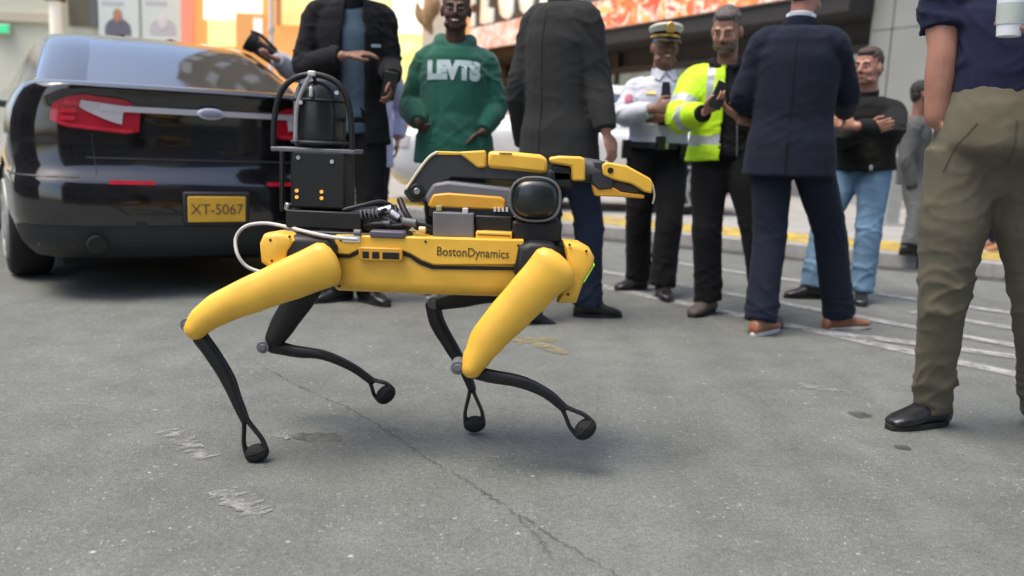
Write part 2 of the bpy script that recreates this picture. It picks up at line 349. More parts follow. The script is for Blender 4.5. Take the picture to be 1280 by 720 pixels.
B0 = onz(970, 1, BZ); B1 = onz(600, 62, BZ); fd = (B1 - B0); fd.z = 0; flen = fd.length; fd.normalize(); fn = Vector((-fd.y, fd.x, 0))   # fd runs along the front to the far left
if fn.y > 0: fn = -fn                                  # fn points to the street
def fp(a, out, z): q = B0 + fd * a + fn * out; return Vector((q.x, q.y, z))
FR = Matrix(((fd.x, fn.x, 0), (fd.y, fn.y, 0), (0, 0, 1)))
def fbox(mb, a0, a1, o0, o1, z0, z1, mi=0): return mb.box(fp((a0 + a1) / 2, (o0 + o1) / 2, (z0 + z1) / 2), (abs(a1 - a0) / 2, abs(o1 - o0) / 2, abs(z1 - z0) / 2), FR, mi)
A0, A1 = -1.7, flen + 7.0
shop = thing('shop_front', fp(flen / 2, 0, KZ), 'dark shop front with big white WELCOME letters over a colourful screen band', 'shop')
put('wall', fbox(MB(), A0, A1, -8, -1.3, KZ, 9.0), M['dark_fascia'], shop, smooth=0)
put('soffit', fbox(MB(), A0, A1, -1.297, -.02, BZ - .35, BZ - .05), M['ceil'], shop, smooth=0)
put('fascia', fbox(MB(), A0, A1, -1.297, -.10, BZ - .047, 7.5), P('grey_sign_board', (0.10, 0.105, 0.115), .6, 0, .2, 1.5), shop, smooth=0)
# screen band, in tiles
TL = 2.0; k = 0; a = A0 + .05
bandmats = [lit('screen_picture_%d' % i, (1, .3, .1), .52, 1.5, c, stretch=(1.0, 1.0, 1.6)) for i, c in enumerate((
    [(.36, (.75, .02, .01)), (.45, (.95, .16, .02)), (.50, (.95, .55, .2)), (.54, (1, .9, .82)), (.60, (.85, .07, .01))],
    [(.34, (.95, .45, .03)), (.42, (1, .85, .65)), (.47, (.75, .04, .02)), (.57, (.95, .28, .03)), (.68, (1, .85, .75))],
    [(.30, (.9, .85, .8)), (.45, (.95, .62, .5)), (.54, (.85, .3, .22)), (.62, (.9, .82, .78)), (.74, (.8, .2, .15))]))]
while a < A1 - .1:
    e = min(a + TL, A1 - .05)
    mi = 2 if a > flen - 4.5 else (k % 2)
    put('screen_tile', fbox(MB(), a + .006, e - .006, -.096, .0, BZ, BZ + .68), bandmats[mi], shop, smooth=0); a = e; k += 1
put('screen_trim', fbox(MB(), A0, A1, -.10, .02, BZ - .045, BZ - .003), M['frame'], shop, smooth=0)
# big letters
def letter(ch, px, width, hgt):
    me = text_mesh(ch, 1.0, 0.0, 0.045); c_ = co(me); mn = c_.min(0); mx = c_.max(0)
    c_[:, 0] = (c_[:, 0] - (mn[0] + mx[0]) / 2) / (mx[0] - mn[0]) * width; c_[:, 1] = (c_[:, 1] - mn[1]) / (mx[1] - mn[1]) * hgt; setco(me, c_)
    # solve position along the front so the letter stands where the photograph shows it
    best = min((i * .02 for i in range(int(A1 / .02))), key=lambda q: abs(pix(fp(q, .0, BZ + 1.1))[0] - px))
    T = Matrix(((-fd.x, 0, fn.x, 0), (-fd.y, 0, fn.y, 0), (0, 1, 0, 0), (0, 0, 0, 1)))
    T = Matrix.Translation(fp(best, -.06, BZ + .75)) @ T
    me.transform(T); mb = bmesh.new(); mb.from_mesh(me); r = bmesh.ops.extrude_face_region(mb, geom=mb.faces[:]); bmesh.ops.translate(mb, verts=[v for v in r['geom'] if isinstance(v, bmesh.types.BMVert)], vec=fn * .16); mb.to_mesh(me); mb.free()
    return put('letter', me, M['letter'], shop, smooth=0)
def pix(p):
    q = Vector(p) - Vector((0, 0, CAMH)); k_ = F / q.dot(_d); return 640 + k_ * q.dot(CR), 360 - k_ * q.dot(CU)
for ch, px, wd in (('W', 561, 1.25), ('E', 587, .62), ('L', 610, .62), ('C', 633, .72), ('O', 659, .74), ('M', 690, .9), ('E', 719, .55)): letter(ch, px, wd, 1.7)
# glazing with mullions behind
ms = 2.1; a = A0 + .1
while a < A1 - .2:
    e = min(a + ms, A1 - .1)
    put('window', fbox(MB(), a + .06, e - .06, -1.29, -1.25, KZ + .5, BZ - .9), M['shopglass'], shop, smooth=0)
    put('mullion', fbox(MB(), a - .06, a + .06, -1.297, -1.17, KZ, BZ - .36), M['frame'], shop, smooth=0)
    a += ms
put('transom', fbox(MB(), A0, A1, -1.297, -1.15, BZ - .88, BZ - .74), M['frame'], shop, smooth=0)
put('stall_riser', fbox(MB(), A0, A1, -1.297, -1.16, KZ, KZ + .48), P('stall_riser_grey', (.16, .165, .16), .6, 0, .1, 2), shop, smooth=0)
# ------------------------------------------------------------------ pale grey panelled wall at the right
GW = thing('panelled_wall', fp(-5, -.6, KZ), 'pale grey panelled building wall at the right behind the man in the dark sweater', 'wall')
put('core', fbox(MB(), -12.5, A0 - .01, -6, -.66, KZ, 9), M['joint'], GW, smooth=0)
a = A0 - .012; i = 0
wds = [0.42, 1.25, 1.25, 1.25, 1.25, 1.25, 1.25, 1.25, 1.25]
for wd in wds:
    for z0, z1 in ((KZ + .16, 1.55), (1.55, 3.05), (3.05, 4.6), (4.6, 6.2)):
        put('panel', fbox(MB(), a - wd + .008, a - .008, -.658, -.60 + (.02 if i == 0 else (i % 2) * .004), z0 + .007, z1 - .007), M['wall_panel'], GW, smooth=0, bevel=.004)
    a -= wd; i += 1
put('plinth', fbox(MB(), -12.5, A0 - .012, -.658, -.50, KZ, KZ + .15), M['granite'], GW, smooth=0)
put('return_panel', fbox(MB(), A0 - .011, A0 + .03, -1.2, -.62, KZ, 6.2), M['wall_panel'], GW, smooth=0)
# post in front of the wall
pb = onz(1112, 276, KZ); pb = at(1112, 276, min(pb.y, 11.0)); pb.z = KZ
po = thing('metal_post', pb, 'pale grey square metal post standing on the pavement by the panelled wall', 'post')
hgt_ = (at(1112, 197, pb.y).z)
put('shaft', MB().box((pb.x, pb.y, (KZ + hgt_) / 2), (.085, .085, (hgt_ - KZ) / 2)), M['steel'], po, smooth=0, bevel=.012)
put('cap', MB().box((pb.x, pb.y, hgt_ + .02), (.10, .10, .025)), P('post_cap', (.55, .55, .54), .5), po, smooth=0, bevel=.01)
put('base_plate', MB().box((pb.x, pb.y, KZ + .012), (.15, .15, .012)), M['steel'], po, smooth=0, bevel=.004)
# ------------------------------------------------------------------ far buildings at the upper left
Yb = 25.0
def wx(px, Y=Yb): return at(px, 60, Y).x
def wz(py, px, Y=Yb): return at(px, py, Y).z
M['pale_wall'] = P('pale_stucco', (0.60, 0.61, 0.50), 0.8, 0, 0.08, .6, emit=None)
pale = thing('pale_building', ((wx(0) + wx(232)) / 2, Yb, KZ), 'pale grey green building with two portrait posters above the black car', 'building')
put('wall', MB().box(((wx(-260) + wx(231)) / 2, Yb + 3, 5), ((wx(231) - wx(-260)) / 2, 3, 5)), M['pale_wall'], pale, smooth=0)
put('cornice', MB().box(((wx(-260) + wx(72)) / 2, Yb - .06, wz(22, 30)), ((wx(70) - wx(-260)) / 2, .06, .12)), P('cornice_cream', (.55, .5, .4), .7), pale, smooth=0)
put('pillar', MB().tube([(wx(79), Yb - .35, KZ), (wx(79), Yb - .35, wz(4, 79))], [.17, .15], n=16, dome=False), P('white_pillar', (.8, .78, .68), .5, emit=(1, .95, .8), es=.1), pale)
put('pillar_capital', MB().box((wx(79), Yb - .35, wz(-2, 79)), (.22, .22, .13)), P('brown_capital', (.22, .14, .08), .7), pale, smooth=0, bevel=.03)
wn = put('window', MB().box(((wx(88) + wx(116)) / 2, Yb - .01, (wz(33, 100) + wz(-40, 100)) / 2), ((wx(116) - wx(88)) / 2, .03, (wz(-40, 100) - wz(33, 100)) / 2)), P('brown_window', (.16, .15, .11), .25), pale, smooth=0)
put('frame', MB().box((wx(120), Yb - .03, (wz(33, 100) + wz(-40, 100)) / 2), (.10, .06, (wz(-40, 100) - wz(33, 100)) / 2)), P('window_frame_grey', (.13, .14, .14), .6), wn, smooth=0)
M['poster'] = P('pale_poster', (.55, .62, .59), .5, 0, .05, .8, emit=(.75, .85, .82), es=.05)
M['bust_dark'] = P('poster_print_dark', (.09, .09, .12), .6, emit=(.10, .10, .13), es=.2); M['bust_skin'] = P('poster_print_skin', (.38, .20, .13), .6, emit=(.5, .26, .17), es=.05)
M['bust_grey'] = P('poster_print_grey', (.27, .28, .30), .6, emit=(.3, .3, .32), es=.3); M['bust_pale'] = P('poster_print_pale', (.38, .36, .36), .6, emit=(.4, .38, .38), es=.3)
for (x0, x1, cx, ty, hm, sm, lb) in ((126, 176, 150, 11, 'bust_skin', 'bust_dark', 'pale lit poster with a portrait in dark clothing, left of the pair above the car'), (180, 229, 206, 19, 'bust_pale', 'bust_grey', 'pale lit poster with a faded grey portrait, right of the pair above the car')):
    pt = thing('poster', (wx(cx), Yb - .06, wz(45, cx)), lb, 'poster')
    z0, z1 = wz(52, cx), wz(-45, cx)
    put('sheet', MB().box(((wx(x0) + wx(x1)) / 2, Yb - .06, (z0 + z1) / 2), ((wx(x1) - wx(x0)) / 2, .025, (z1 - z0) / 2)), M['poster'], pt, smooth=0)
    Rb = Matrix(((1, 0, 0), (0, 0, -1), (0, 1, 0)))
    hd = MB(); hd.ell((wx(cx), Yb - .10, wz(ty + 9, cx)), (.13, .19, .012), Rb); put('portrait_head', hd, M[hm], pt)
    sh = MB(); n_ = 16; c0 = wx(cx); zz = wz(45, cx)
    sh.prism([Vector((c0 - .36, Yb - .09, zz))] + [Vector((c0 + .36 * math.sin(t_), Yb - .09, zz + .16 + .30 * math.cos(t_))) for t_ in [(-1.45 + 2.9 * i / n_) for i in range(n_ + 1)]] + [Vector((c0 + .36, Yb - .09, zz))], (0, .012, 0)); put('portrait_shoulders', sh, M[sm], pt, smooth=0)
    put('poster_headline', MB().box((wx(x0 + 18), Yb - .088, wz(5, cx)), (.30, .004, .05)), M['bust_grey'], pt, smooth=0)
gs = thing('green_sign', (wx(6), Yb - .2, wz(38, 6)), 'small lit green sign on the pale wall at the left edge', 'sign')
put('face', MB().box((wx(6), Yb - .2, wz(37, 6)), (.24, .03, .11)), P('green_sign_face', (.05, .4, .18), .4, emit=(.08, .75, .35), es=.3), gs, smooth=0, bevel=.02)
put('housing', MB().box((wx(6), Yb - .12, wz(37, 6)), (.27, .05, .14)), P('sign_housing', (.45, .5, .4), .5), gs, smooth=0, bevel=.02)
Yo = 24.0
def ox(px): return wx(px, Yo)
def oz(py, px): return wz(py, px, Yo)
org = thing('glowing_building', ((ox(232) + ox(560)) / 2, Yo, KZ), 'brightly lit orange and yellow shop building behind the man in the dark jacket', 'building')
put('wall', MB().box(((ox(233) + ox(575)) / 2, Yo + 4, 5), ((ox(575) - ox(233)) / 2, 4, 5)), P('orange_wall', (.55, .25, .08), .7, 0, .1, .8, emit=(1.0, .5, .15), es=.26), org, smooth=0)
def opan(name, x0, x1, y0, y1, mat, out=.05, dep=.05):
    c = (x0 + x1) / 2; z0, z1 = oz(y1, c), oz(y0, c)
    return put(name, MB().box(((ox(x0) + ox(x1)) / 2, Yo - out, (z0 + z1) / 2), ((ox(x1) - ox(x0)) / 2, dep, (z1 - z0) / 2)), mat, org, smooth=0)
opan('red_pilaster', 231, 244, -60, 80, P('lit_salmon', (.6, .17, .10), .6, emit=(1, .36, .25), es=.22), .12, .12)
opan('lit_window', 257, 328, -60, 26, lit('lit_window_cream', (1, 1, 1), .8, .5, [(.35, (.92, .93, .80)), (.6, (1, .95, .62))]), .06)
opan('lit_window', 262, 296, 27, 58, lit('lit_window_yellow', (1, 1, 1), .62, .8, [(.35, (1, .9, .33)), (.65, (.98, .75, .3))]), .07)
opan('shop_sign', 298, 332, 18, 60, P('orange_sign', (.5, .22, .06), .6, emit=(1, .5, .18), es=.2), .12, .08)
opan('sign_face', 320, 331, 24, 46, P('sign_face_pale', (.8, .7, .6), .5, emit=(1, .9, .8), es=.25), .215, .014)
opan('lit_window', 354, 400, -60, 32, lit('lit_window_orange', (1, 1, 1), .58, .8, [(.35, (1, .62, .2)), (.65, (1, .80, .35))]), .06)
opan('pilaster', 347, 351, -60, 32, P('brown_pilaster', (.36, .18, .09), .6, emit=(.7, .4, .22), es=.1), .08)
opan('lit_window', 404, 486, -60, 120, lit('lit_window_gold', (1, 1, 1), .62, .8, [(.35, (1, .85, .3)), (.65, (1, .93, .55))]), .06)
opan('lit_window', 489, 527, -60, 42, lit('lit_window_white', (1, 1, 1), .75, .5, [(.35, (1, .95, .72)), (.65, (1, 1, .88))]), .06)
opan('lit_window', 489, 527, 43, 118, lit('lit_window_lemon', (1, 1, 1), .55, .9, [(.30, (1, .88, .15)), (.6, (1, .95, .35)), (.7, (.95, .75, .7))]), .06)
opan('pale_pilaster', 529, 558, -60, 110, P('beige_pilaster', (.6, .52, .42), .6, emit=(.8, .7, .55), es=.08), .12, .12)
pl = at(339, 60, 21.0)
pz = thing('lamp_pole', (pl.x, 21.0, KZ), 'slim pale pole standing before the glowing orange building', 'pole')
put('shaft', MB().tube([(pl.x, 21, KZ), (pl.x, 21, 7)], [.055, .05], n=14, dome=False), P('pale_pole', (.78, .70, .66), .5), pz)
put('base', MB().tube([(pl.x, 21, KZ), (pl.x, 21, KZ + .5)], [.10, .08], n=14, dome=False), P('pale_pole_base', (.6, .55, .52), .5), pz)
put('collar', MB().tube([(pl.x, 21, wz(40, 339, 21)), (pl.x, 21, wz(34, 339, 21))], [.085, .085], n=14, dome=False), P('pole_collar', (.6, .55, .5), .5), pz)
# winged brown figure, a sign sculpture at the corner of the shop
ew = at(535, 18, 23.0)
eg = MB(); eg.tube([ew + V(-.28, 0, .25), ew + V(-.20, 0, -.05), ew + V(.02, 0, -.30), ew + V(.10, 0, -.45)], [(.05, .05), (.13, .09), (.12, .10), (.05, .05)], n=12); eg.tube([ew + V(.02, 0, .5), ew + V(.06, 0, .1), ew + V(0, 0, -.2)], [.09, .17, .12], n=12); eg.ell(ew + V(.18, -.02, .2), (.14, .1, .26))
tag(rebase(put('wall_sculpture', fuse(eg, .03, 3), P('brown_gilt', (.30, .18, .08), .5, 0, .35, 7, .2, 20)), ew + V(0, 0, -.45)), 'brown carved figure on the bright wall left of the WELCOME letters', 'sculpture')
# ------------------------------------------------------------------ building across the street, behind the camera (seen in the car's paint and glass)
M['brick'] = P('brown_stone', (.20, .165, .13), .8, 0, .12, .5); M['farwin'] = P('far_window', (.05, .06, .07), .12, coat=.5)

M['palewin'] = P('pale_upper_window', (.42, .42, .38), .3)
M['upper_stone'] = P('brown_upper_stone', (.19, .16, .125), .8, 0, .15, .4)
up = put('upper_storeys', fbox(MB(), A0 + .3, A1, -8, -.4, 7.503, 30), M['upper_stone'], shop, smooth=0)
wme = None
for j in range(6):
    for i in range(12):
        a = A0 + 1.6 + i * 2.7; z = 9.2 + j * 3.3
        if a > A1 - 1: continue
        mb = fbox(MB(), a, a + 1.3, -.46, -.34, z, z + 2.0); put('window', mb, M['farwin'], shop, smooth=0)
        put('sill', fbox(MB(), a - .1, a + 1.4, -.42, -.25, z - .15, z - .003), M['granite'], shop, smooth=0)
put('upper_storeys', MB().box(((ox(300) + ox(575)) / 2, Yo + 4.2, 16), ((ox(575) - ox(300)) / 2, 3.8, 6)), P('brown_upper_wall', (.20, .165, .12), .8, 0, .1, .5), org, smooth=0)
for j in range(3):
    for i in range(4):
        x = ox(320) + i * 1.5; z = 11.2 + j * 3.4; put('window', MB().box((x, Yo + .39, z + .9), (.28, .05, 1.1)), M['palewin'], org, smooth=0)
# brown building on the near side of the street, behind the camera
nb = thing('brown_building', (9, -16, 0), 'brown stone building across the street behind the viewer', 'building')
put('wall', MB().box((5.5, -21, 11), (6.5, 5, 11)), M['brick'], nb, smooth=0)
nb2 = thing('grey_building', (28, -16, 0), 'grey stone building further along behind the viewer', 'building')
put('wall', MB().box((28, -21, 14), (10, 5, 14)), P('grey_far_stone', (.14, .14, .14), .8, 0, .1, .4), nb2, smooth=0)
for j in range(6):
    for i in range(6): put('window', MB().box((19.5 + i * 3.2, -15.99, 3 + j * 4), (.9, .06, 1.3)), M['farwin'], nb2, smooth=0)
for j in range(5):
    for i in range(4): put('window', MB().box((1 + i * 2.9, -15.99, 3 + j * 3.8), (.8, .06, 1.2)), M['farwin'], nb, smooth=0)

wb = thing('added_dark_building', (-22, 0, 0), 'unseen dark brown building added left of the viewer to darken the car reflections', 'building')  # unseen block, added to cut the bright sky reflected in the car
put('wall', MB().box((-25, -2, 8.5), (5, 14, 8.5)), M['brick'], wb, smooth=0)
for j in range(3):
    for i in range(7): put('window', MB().box((-19.99, -13 + i * 3.8, 3.2 + j * 4.6), (.06, .8, 1.3)), M['farwin'], wb, smooth=0)
# ------------------------------------------------------------------ vehicles
def lerp_prof(prof, z):
    for i in range(len(prof) - 1):
        if prof[i][0] <= z <= prof[i + 1][0]:
            t = (z - prof[i][0]) / (prof[i + 1][0] - prof[i][0]); return [a + (b - a) * t for a, b in zip(prof[i][1:], prof[i + 1][1:])]
    return list(prof[0][1:] if z < prof[0][0] else prof[-1][1:])
def outline(s, w_, yr, yf, rc, rf, crown, off=0.0):
    """right half of the plan outline: s 0 rear middle .. 3 mid side .. 6 front middle"""
    ym = (yr + yf) / 2; fr = s > 3
    q = 6 - s if fr else s; r = rf if fr else rc
    x0 = w_ - r; c0 = crown * (x0 / w_) ** 2
    if q <= 1: x = q * x0; y = crown * (x / w_) ** 2; nx, ny = 2 * crown * x / w_ ** 2, -1
    elif q <= 2: a = (q - 1) * math.pi / 2; x = x0 + r * math.sin(a); y = c0 + r * (1 - math.cos(a)); nx, ny = math.sin(a), -math.cos(a)
    else: x = w_; y = c0 + r + ((ym - yr) - c0 - r) * (q - 2); nx, ny = 1, 0
    l = math.hypot(nx, ny); x += nx / l * off; y += ny / l * off
    return (x, yf - y) if fr else (x, yr + y)
class Shell:
    def __init__(s, prof, rc, rf, crown): s.prof = prof; s.rc = rc; s.rf = rf; s.crown = crown
    def p(s, u, z, off=0.0):
        w_, yr, yf = lerp_prof(s.prof, z); x, y = outline(abs(u), w_, yr, yf, s.rc, s.rf, s.crown, off); return Vector((math.copysign(x, u) if u else 0.0, y, z))
    US = [0, .33, .66, 1, 1.2, 1.4, 1.6, 1.8, 2, 2.2, 2.4, 2.6, 2.8, 3, 3.2, 3.4, 3.6, 3.8, 4, 4.2, 4.4, 4.6, 4.8, 5, 5.5]
    def solid(s, mb, zs, topz=None):
        full = [u for u in s.US] + [6.0] + [-u for u in reversed(s.US[1:])]
        R = [[s.p(u, z) for u in full] for z in zs]; return mb.rings(R, True)
    def patch(s, mb, u0, u1, z0, z1, off, thick=.012, nu=16, nz=6, slant=0.0):
        """raised patch on the shell; z0/z1 may be functions of u; slant shifts u with z"""
        f0 = z0 if callable(z0) else (lambda u: z0); f1 = z1 if callable(z1) else (lambda u: z1); g = []
        for o in (off, off - thick):
            for i in range(nu + 1):
                for j in range(nz + 1):
                    u = u0 + (u1 - u0) * i / nu; z = f0(u) + (f1(u) - f0(u)) * j / nz; u += slant * (j / nz - .5); g.append(s.p(u, z, o))
        n1 = (nu + 1) * (nz + 1); fs = []
        idx = lambda k, i, j: k * n1 + i * (nz + 1) + j
        for i in range(nu):
            for j in range(nz):
                fs.append((idx(0, i, j), idx(0, i + 1, j), idx(0, i + 1, j + 1), idx(0, i, j + 1))); fs.append((idx(1, i, j), idx(1, i, j + 1), idx(1, i + 1, j + 1), idx(1, i + 1, j)))
        for i in range(nu):
            for j, d in ((0, 0), (nz, 1)):
                fs.append((idx(0, i, j), idx(1, i, j), idx(1, i + 1, j), idx(0, i + 1, j)))
        for j in range(nz):
            for i in (0, nu): fs.append((idx(0, i, j), idx(0, i, j + 1), idx(1, i, j + 1), idx(1, i, j)))
        return mb.add(g, fs)
def wheel(parent, x, y, r, wd, side, rimmat):
    t = MB(); c = V(x, y, r); ax = V(side, 0, 0)
    rr = [(-wd / 2, r * .70), (-wd / 2, r * .90), (-wd * .42, r * .97), (-wd * .25, r), (wd * .25, r), (wd * .42, r * .97), (wd / 2, r * .90), (wd / 2, r * .70)]
    n = 36
    t.rings([[c + ax * d + V(0, math.cos(6.2832 * k / n), math.sin(6.2832 * k / n)) * q for k in range(n)] for d, q in rr], True)
    ty = put('wheel', t, M['rubber'], parent, world=False)
    m = MB(); m.ring(c + ax * (wd / 2), ax, r * .66, r * .045, 32, 8); m.cyl(c + ax * (wd / 2 - .03), c + ax * (wd / 2 + .012), r * .16, 16)
    for k in range(10):
        a = 6.2832 * k / 10; dv = V(0, math.cos(a), math.sin(a)); m.box(c + ax * (wd / 2 - .002) + dv * r * .40, (.012, r * .045, r * .25), Matrix(((1, 0, 0), (0, -math.sin(a), math.cos(a)), (0, math.cos(a), math.sin(a)))))
    put('rim', m, rimmat, ty, world=False)
    return ty
def cutarches(me, wheels, r):
    c = MB()
    for x, y in wheels: c.cyl((x - .5 if x < 0 else x - .24, y, r * .95), (x + .24 if x < 0 else x + .5, y, r * .95), r * 1.14, 32)
    cme = c.mesh(); fixn(cme); co_ = bpy.data.objects.new('cut', cme); COL.objects.link(co_)
    fixn(me); out = evalmods(me, [('BOOLEAN', dict(object=co_, operation='DIFFERENCE', solver='EXACT'))]); bpy.data.objects.remove(co_); return out
M['redglow'] = P('tail_light_segment', (.62, .03, .05), .15, 0, .1, 12, coat=.8)
# ---- black sedan, seen from behind
cc = at(267, 141, 4.9)
CARROT = math.radians(33)
car = thing('parked_sedan', (cc.x, cc.y, 0), 'black police style sedan seen from behind with a yellow licence plate', 'car', rot=CARROT)
lo = Shell([(.22, .84, .12, 4.86), (.30, .915, .03, 4.98), (.44, .955, .0, 5.06), (.60, .962, .005, 5.08), (.645, .957, .02, 5.08), (.68, .950, .055, 5.06), (.76, .957, .085, 5.04), (.84, .965, .085, 5.0), (.92, .962, .085, 4.9), (1.00, .948, .088, 4.6), (1.06, .925, .075, 4.2), (1.10, .90, .055, 3.95), (1.125, .885, .055, 3.8), (1.14, .868, .075, 3.72), (1.152, .83, .13, 3.62), (1.158, .74, .25, 3.5)], .30, .5, .10)
b = MB(); lo.solid(b, [p_[0] for p_ in lo.prof])
WH = [(-.80, 1.13), (.80, 1.13), (-.80, 4.0), (.80, 4.0)]
put('body', cutarches(b.mesh(), WH, .345), M['paint'], car, world=False, smooth=38)
hi = Shell([(1.13, .795, .50, 3.72), (1.17, .78, .58, 3.62), (1.26, .745, .77, 3.38), (1.38, .695, 1.04, 3.04), (1.46, .665, 1.27, 2.78), (1.50, .615, 1.44, 2.60), (1.525, .52, 1.62, 2.45), (1.54, .34, 1.85, 2.3), (1.545, .15, 2.0, 2.2)], .24, .3, .16)
b = MB(); hi.solid(b, [p_[0] for p_ in hi.prof]); put('cabin', b, M['paint'], car, world=False, smooth=50)
b = MB(); hi.patch(b, -1.0, 1.12, 1.172, 1.48, .006, .02, 24, 8); put('rear_window', b, M['glass'], car, world=False)
for sg in (-1, 1):
    for u0, u1 in ((1.98, 2.48), (2.53, 3.02), (3.06, 3.66)):
        b = MB(); hi.patch(b, sg * u0, sg * u1, 1.185, 1.455, .005, .015, 8, 5); put('side_window', b, M['glass'], car, world=False)
    # tail light with clear reversing lamp
    cl = lambda t: max(0.0, min(1.0, t))
    top = lambda u: 1.078 - .020 * cl((1.0 - abs(u)) / .42) - .05 * cl((abs(u) - 1.02) / .25) ** 2 - .055 * cl((.72 - abs(u)) / .16) ** 2
    bot = lambda u: .905 - .025 * cl((1.0 - abs(u)) / .42) + .045 * cl((abs(u) - 1.02) / .25) ** 2 + .02 * cl((.68 - abs(u)) / .12) ** 2
    b = MB(); lo.patch(b, sg * .55, sg * 1.27, bot, top, .012, .03, 32, 8); tl = put('tail_light', b, M['red'], car, world=False)
    for j in range(3):
        b = MB(); lo.patch(b, sg * 1.03, sg * 1.17, .945 + j * .038, .967 + j * .038, .0165, .012, 8, 2); put('lamp_segment', b, M['redglow'], tl, world=False)
    b = MB(); lo.patch(b, sg * .60, sg * 1.20, lambda u: bot(u) + .006, lambda u: bot(u) + .022, .0155, .01, 20, 2); put('lamp_segment', b, M['redglow'], tl, world=False)
    b = MB(); lo.patch(b, sg * .885, sg * .893, .672, .885, .003, .012, 1, 8); put('boot_gap', b, M['trimblack'], car, world=False)
    b = MB(); lo.patch(b, sg * 1.02, sg * 2.12, .655, .663, .003, .012, 20, 1); put('bumper_gap', b, M['trimblack'], car, world=False)
    b = MB(); lo.patch(b, sg * .55, sg * .62, .40, .425, .006, .01, 2, 2); put('parking_sensor', b, M['trimblack'], car, world=False)
    b = MB(); lo.patch(b, sg * .68, sg * 1.02, lambda u: .935 + .085 * ((abs(u) - .68) / .34) ** 1.3, lambda u: 1.030 + .020 * (abs(u) - .68) / .34, .018, .012, 12, 4); put('reversing_lamp', b, M['lens'], tl, world=False)
    b = MB(); lo.patch(b, sg * .46, sg * .80, .668 - .045, .668 - .024, .008, .012, 8, 2); put('reflector', b, M['red'], car, world=False)
    b = MB(); b.cyl((sg * .60, -.005, .31), (sg * .60, .25, .31), .045, 20, r2=.045); put('exhaust_tip', b, M['rubber'], car, world=False)
    b = MB(); b.tube([(sg * .95, 3.55, 1.12), (sg * 1.03, 3.55, 1.15), (sg * 1.10, 3.52, 1.17)], [(.03, .03), (.06, .05), (.08, .06)], n=12); put('wing_mirror', b, M['paint'], car, world=False)
    for z_, y_ in ((.93, 2.05), (.93, 3.05)):
        b = MB(); b.box((sg * .972, y_, z_), (.014, .10, .014)); put('door_handle', b, M['paint'], car, world=False, bevel=.006)
    b = MB(); lo.patch(b, sg * 3.9, sg * 4.8, .70, .86, .006, .02, 10, 4); put('headlight', b, M['lens'], car, world=False)
b = MB(); lo.patch(b, -.86, .86, 1.000, 1.030, .020, .02, 40, 2); put('chrome_strip', b, M['chrome'], car, world=False)
b = MB(); em = lo.p(0, 1.012, .028); b.ell(em, (.075, .012, .032), n=24, m=12); bd = put('badge', b, M['chrome'], car, world=False)
b = MB(); b.ell(em + V(0, -.006, 0), (.060, .009, .023), n=24, m=12); put('badge_centre', b, P('badge_grey_blue', (.26, .26, .34), .35, coat=.3), bd, world=False)
b = MB(); lo.patch(b, -1.9, 1.9, .225, .40, .008, .02, 40, 4); put('lower_bumper', b, M['trimblack'], car, world=False)
b = MB(); lo.patch(b, -.98, .98, 1.112, 1.135, .012, .03, 30, 2); put('boot_lip', b, M['paint'], car, world=False)
b = MB(); lo.patch(b, -.95, .95, .752, .762, .004, .012, 30, 1); put('boot_seam', b, M['trimblack'], car, world=False)
b = MB(); b.box((.01, -.012, .495), (.156, .008, .070)); pl_ = put('licence_plate', b, M['platey'], car, world=False, bevel=.004)
tm = text_mesh('XT-5067', .082, .0008, -.001, .95); tm.transform(Matrix.Translation((.01, -.0212, .493)) @ Matrix.Rotation(math.pi / 2, 4, 'X')); put('plate_lettering', tm, M['navyink'], pl_, world=False, smooth=0)
b = MB(); b.box((.01, -.004, .50), (.18, .010, .09)); put('plate_recess', b, M['trimblack'], car, world=False, bevel=.01)
for x, y in WH: wheel(car, x + math.copysign(.03, x), y, .345, .235, 1 if x > 0 else -1, M['steel'])
b = MB(); b.box((0, 2.5, .21), (.72, 2.1, .05)); put('underbody', b, M['rubber'], car, world=False, smooth=0)
# ---- white utility vehicle on the pavement
sv0 = at(700, 265, 11.9)
suv = thing('white_utility_vehicle', (sv0.x, sv0.y, KZ), 'white sport utility vehicle parked beyond the kerb behind the people', 'car', rot=math.radians(98))
lo2 = Shell([(.24, .86, .10, 4.5), (.34, .93, .02, 4.62), (.50, .96, .0, 4.68), (.75, .965, .02, 4.68), (.85, .965, .03, 4.66), (.93, .955, .05, 4.5), (.985, .93, .08, 3.9), (1.0, .90, .12, 3.4)], .22, .42, .08)
LO = 2.34
def shift(sh): sh.prof = [(z, w_, a - LO, b_ - LO) for z, w_, a, b_ in sh.prof]; return sh
shift(lo2)
b = MB(); lo2.solid(b, [p_[0] for p_ in lo2.prof]); WH2 = [(-.80, .95 - LO), (.80, .95 - LO), (-.80, 3.75 - LO), (.80, 3.75 - LO)]
put('body', cutarches(b.mesh(), WH2, .36), M['white_paint'], suv, world=False)
hi2 = shift(Shell([(.98, .90, .16, 3.5), (1.05, .875, .22, 3.4), (1.25, .82, .36, 3.05), (1.45, .75, .5, 2.68), (1.52, .70, .58, 2.5), (1.57, .60, .72, 2.3), (1.585, .4, 1.0, 2.0)], .2, .3, .1))
b = MB(); hi2.solid(b, [p_[0] for p_ in hi2.prof]); put('cabin', b, M['white_paint'], suv, world=False)
b = MB(); hi2.patch(b, -4.95, -6.0, 1.03, 1.47, .006, .02, 12, 5); hi2.patch(b, 4.95, 6.0, 1.03, 1.47, .006, .02, 12, 5); put('windscreen', b, M['shopglass'], suv, world=False)  # windscreen shares the glass with added glow, no lamp behind it
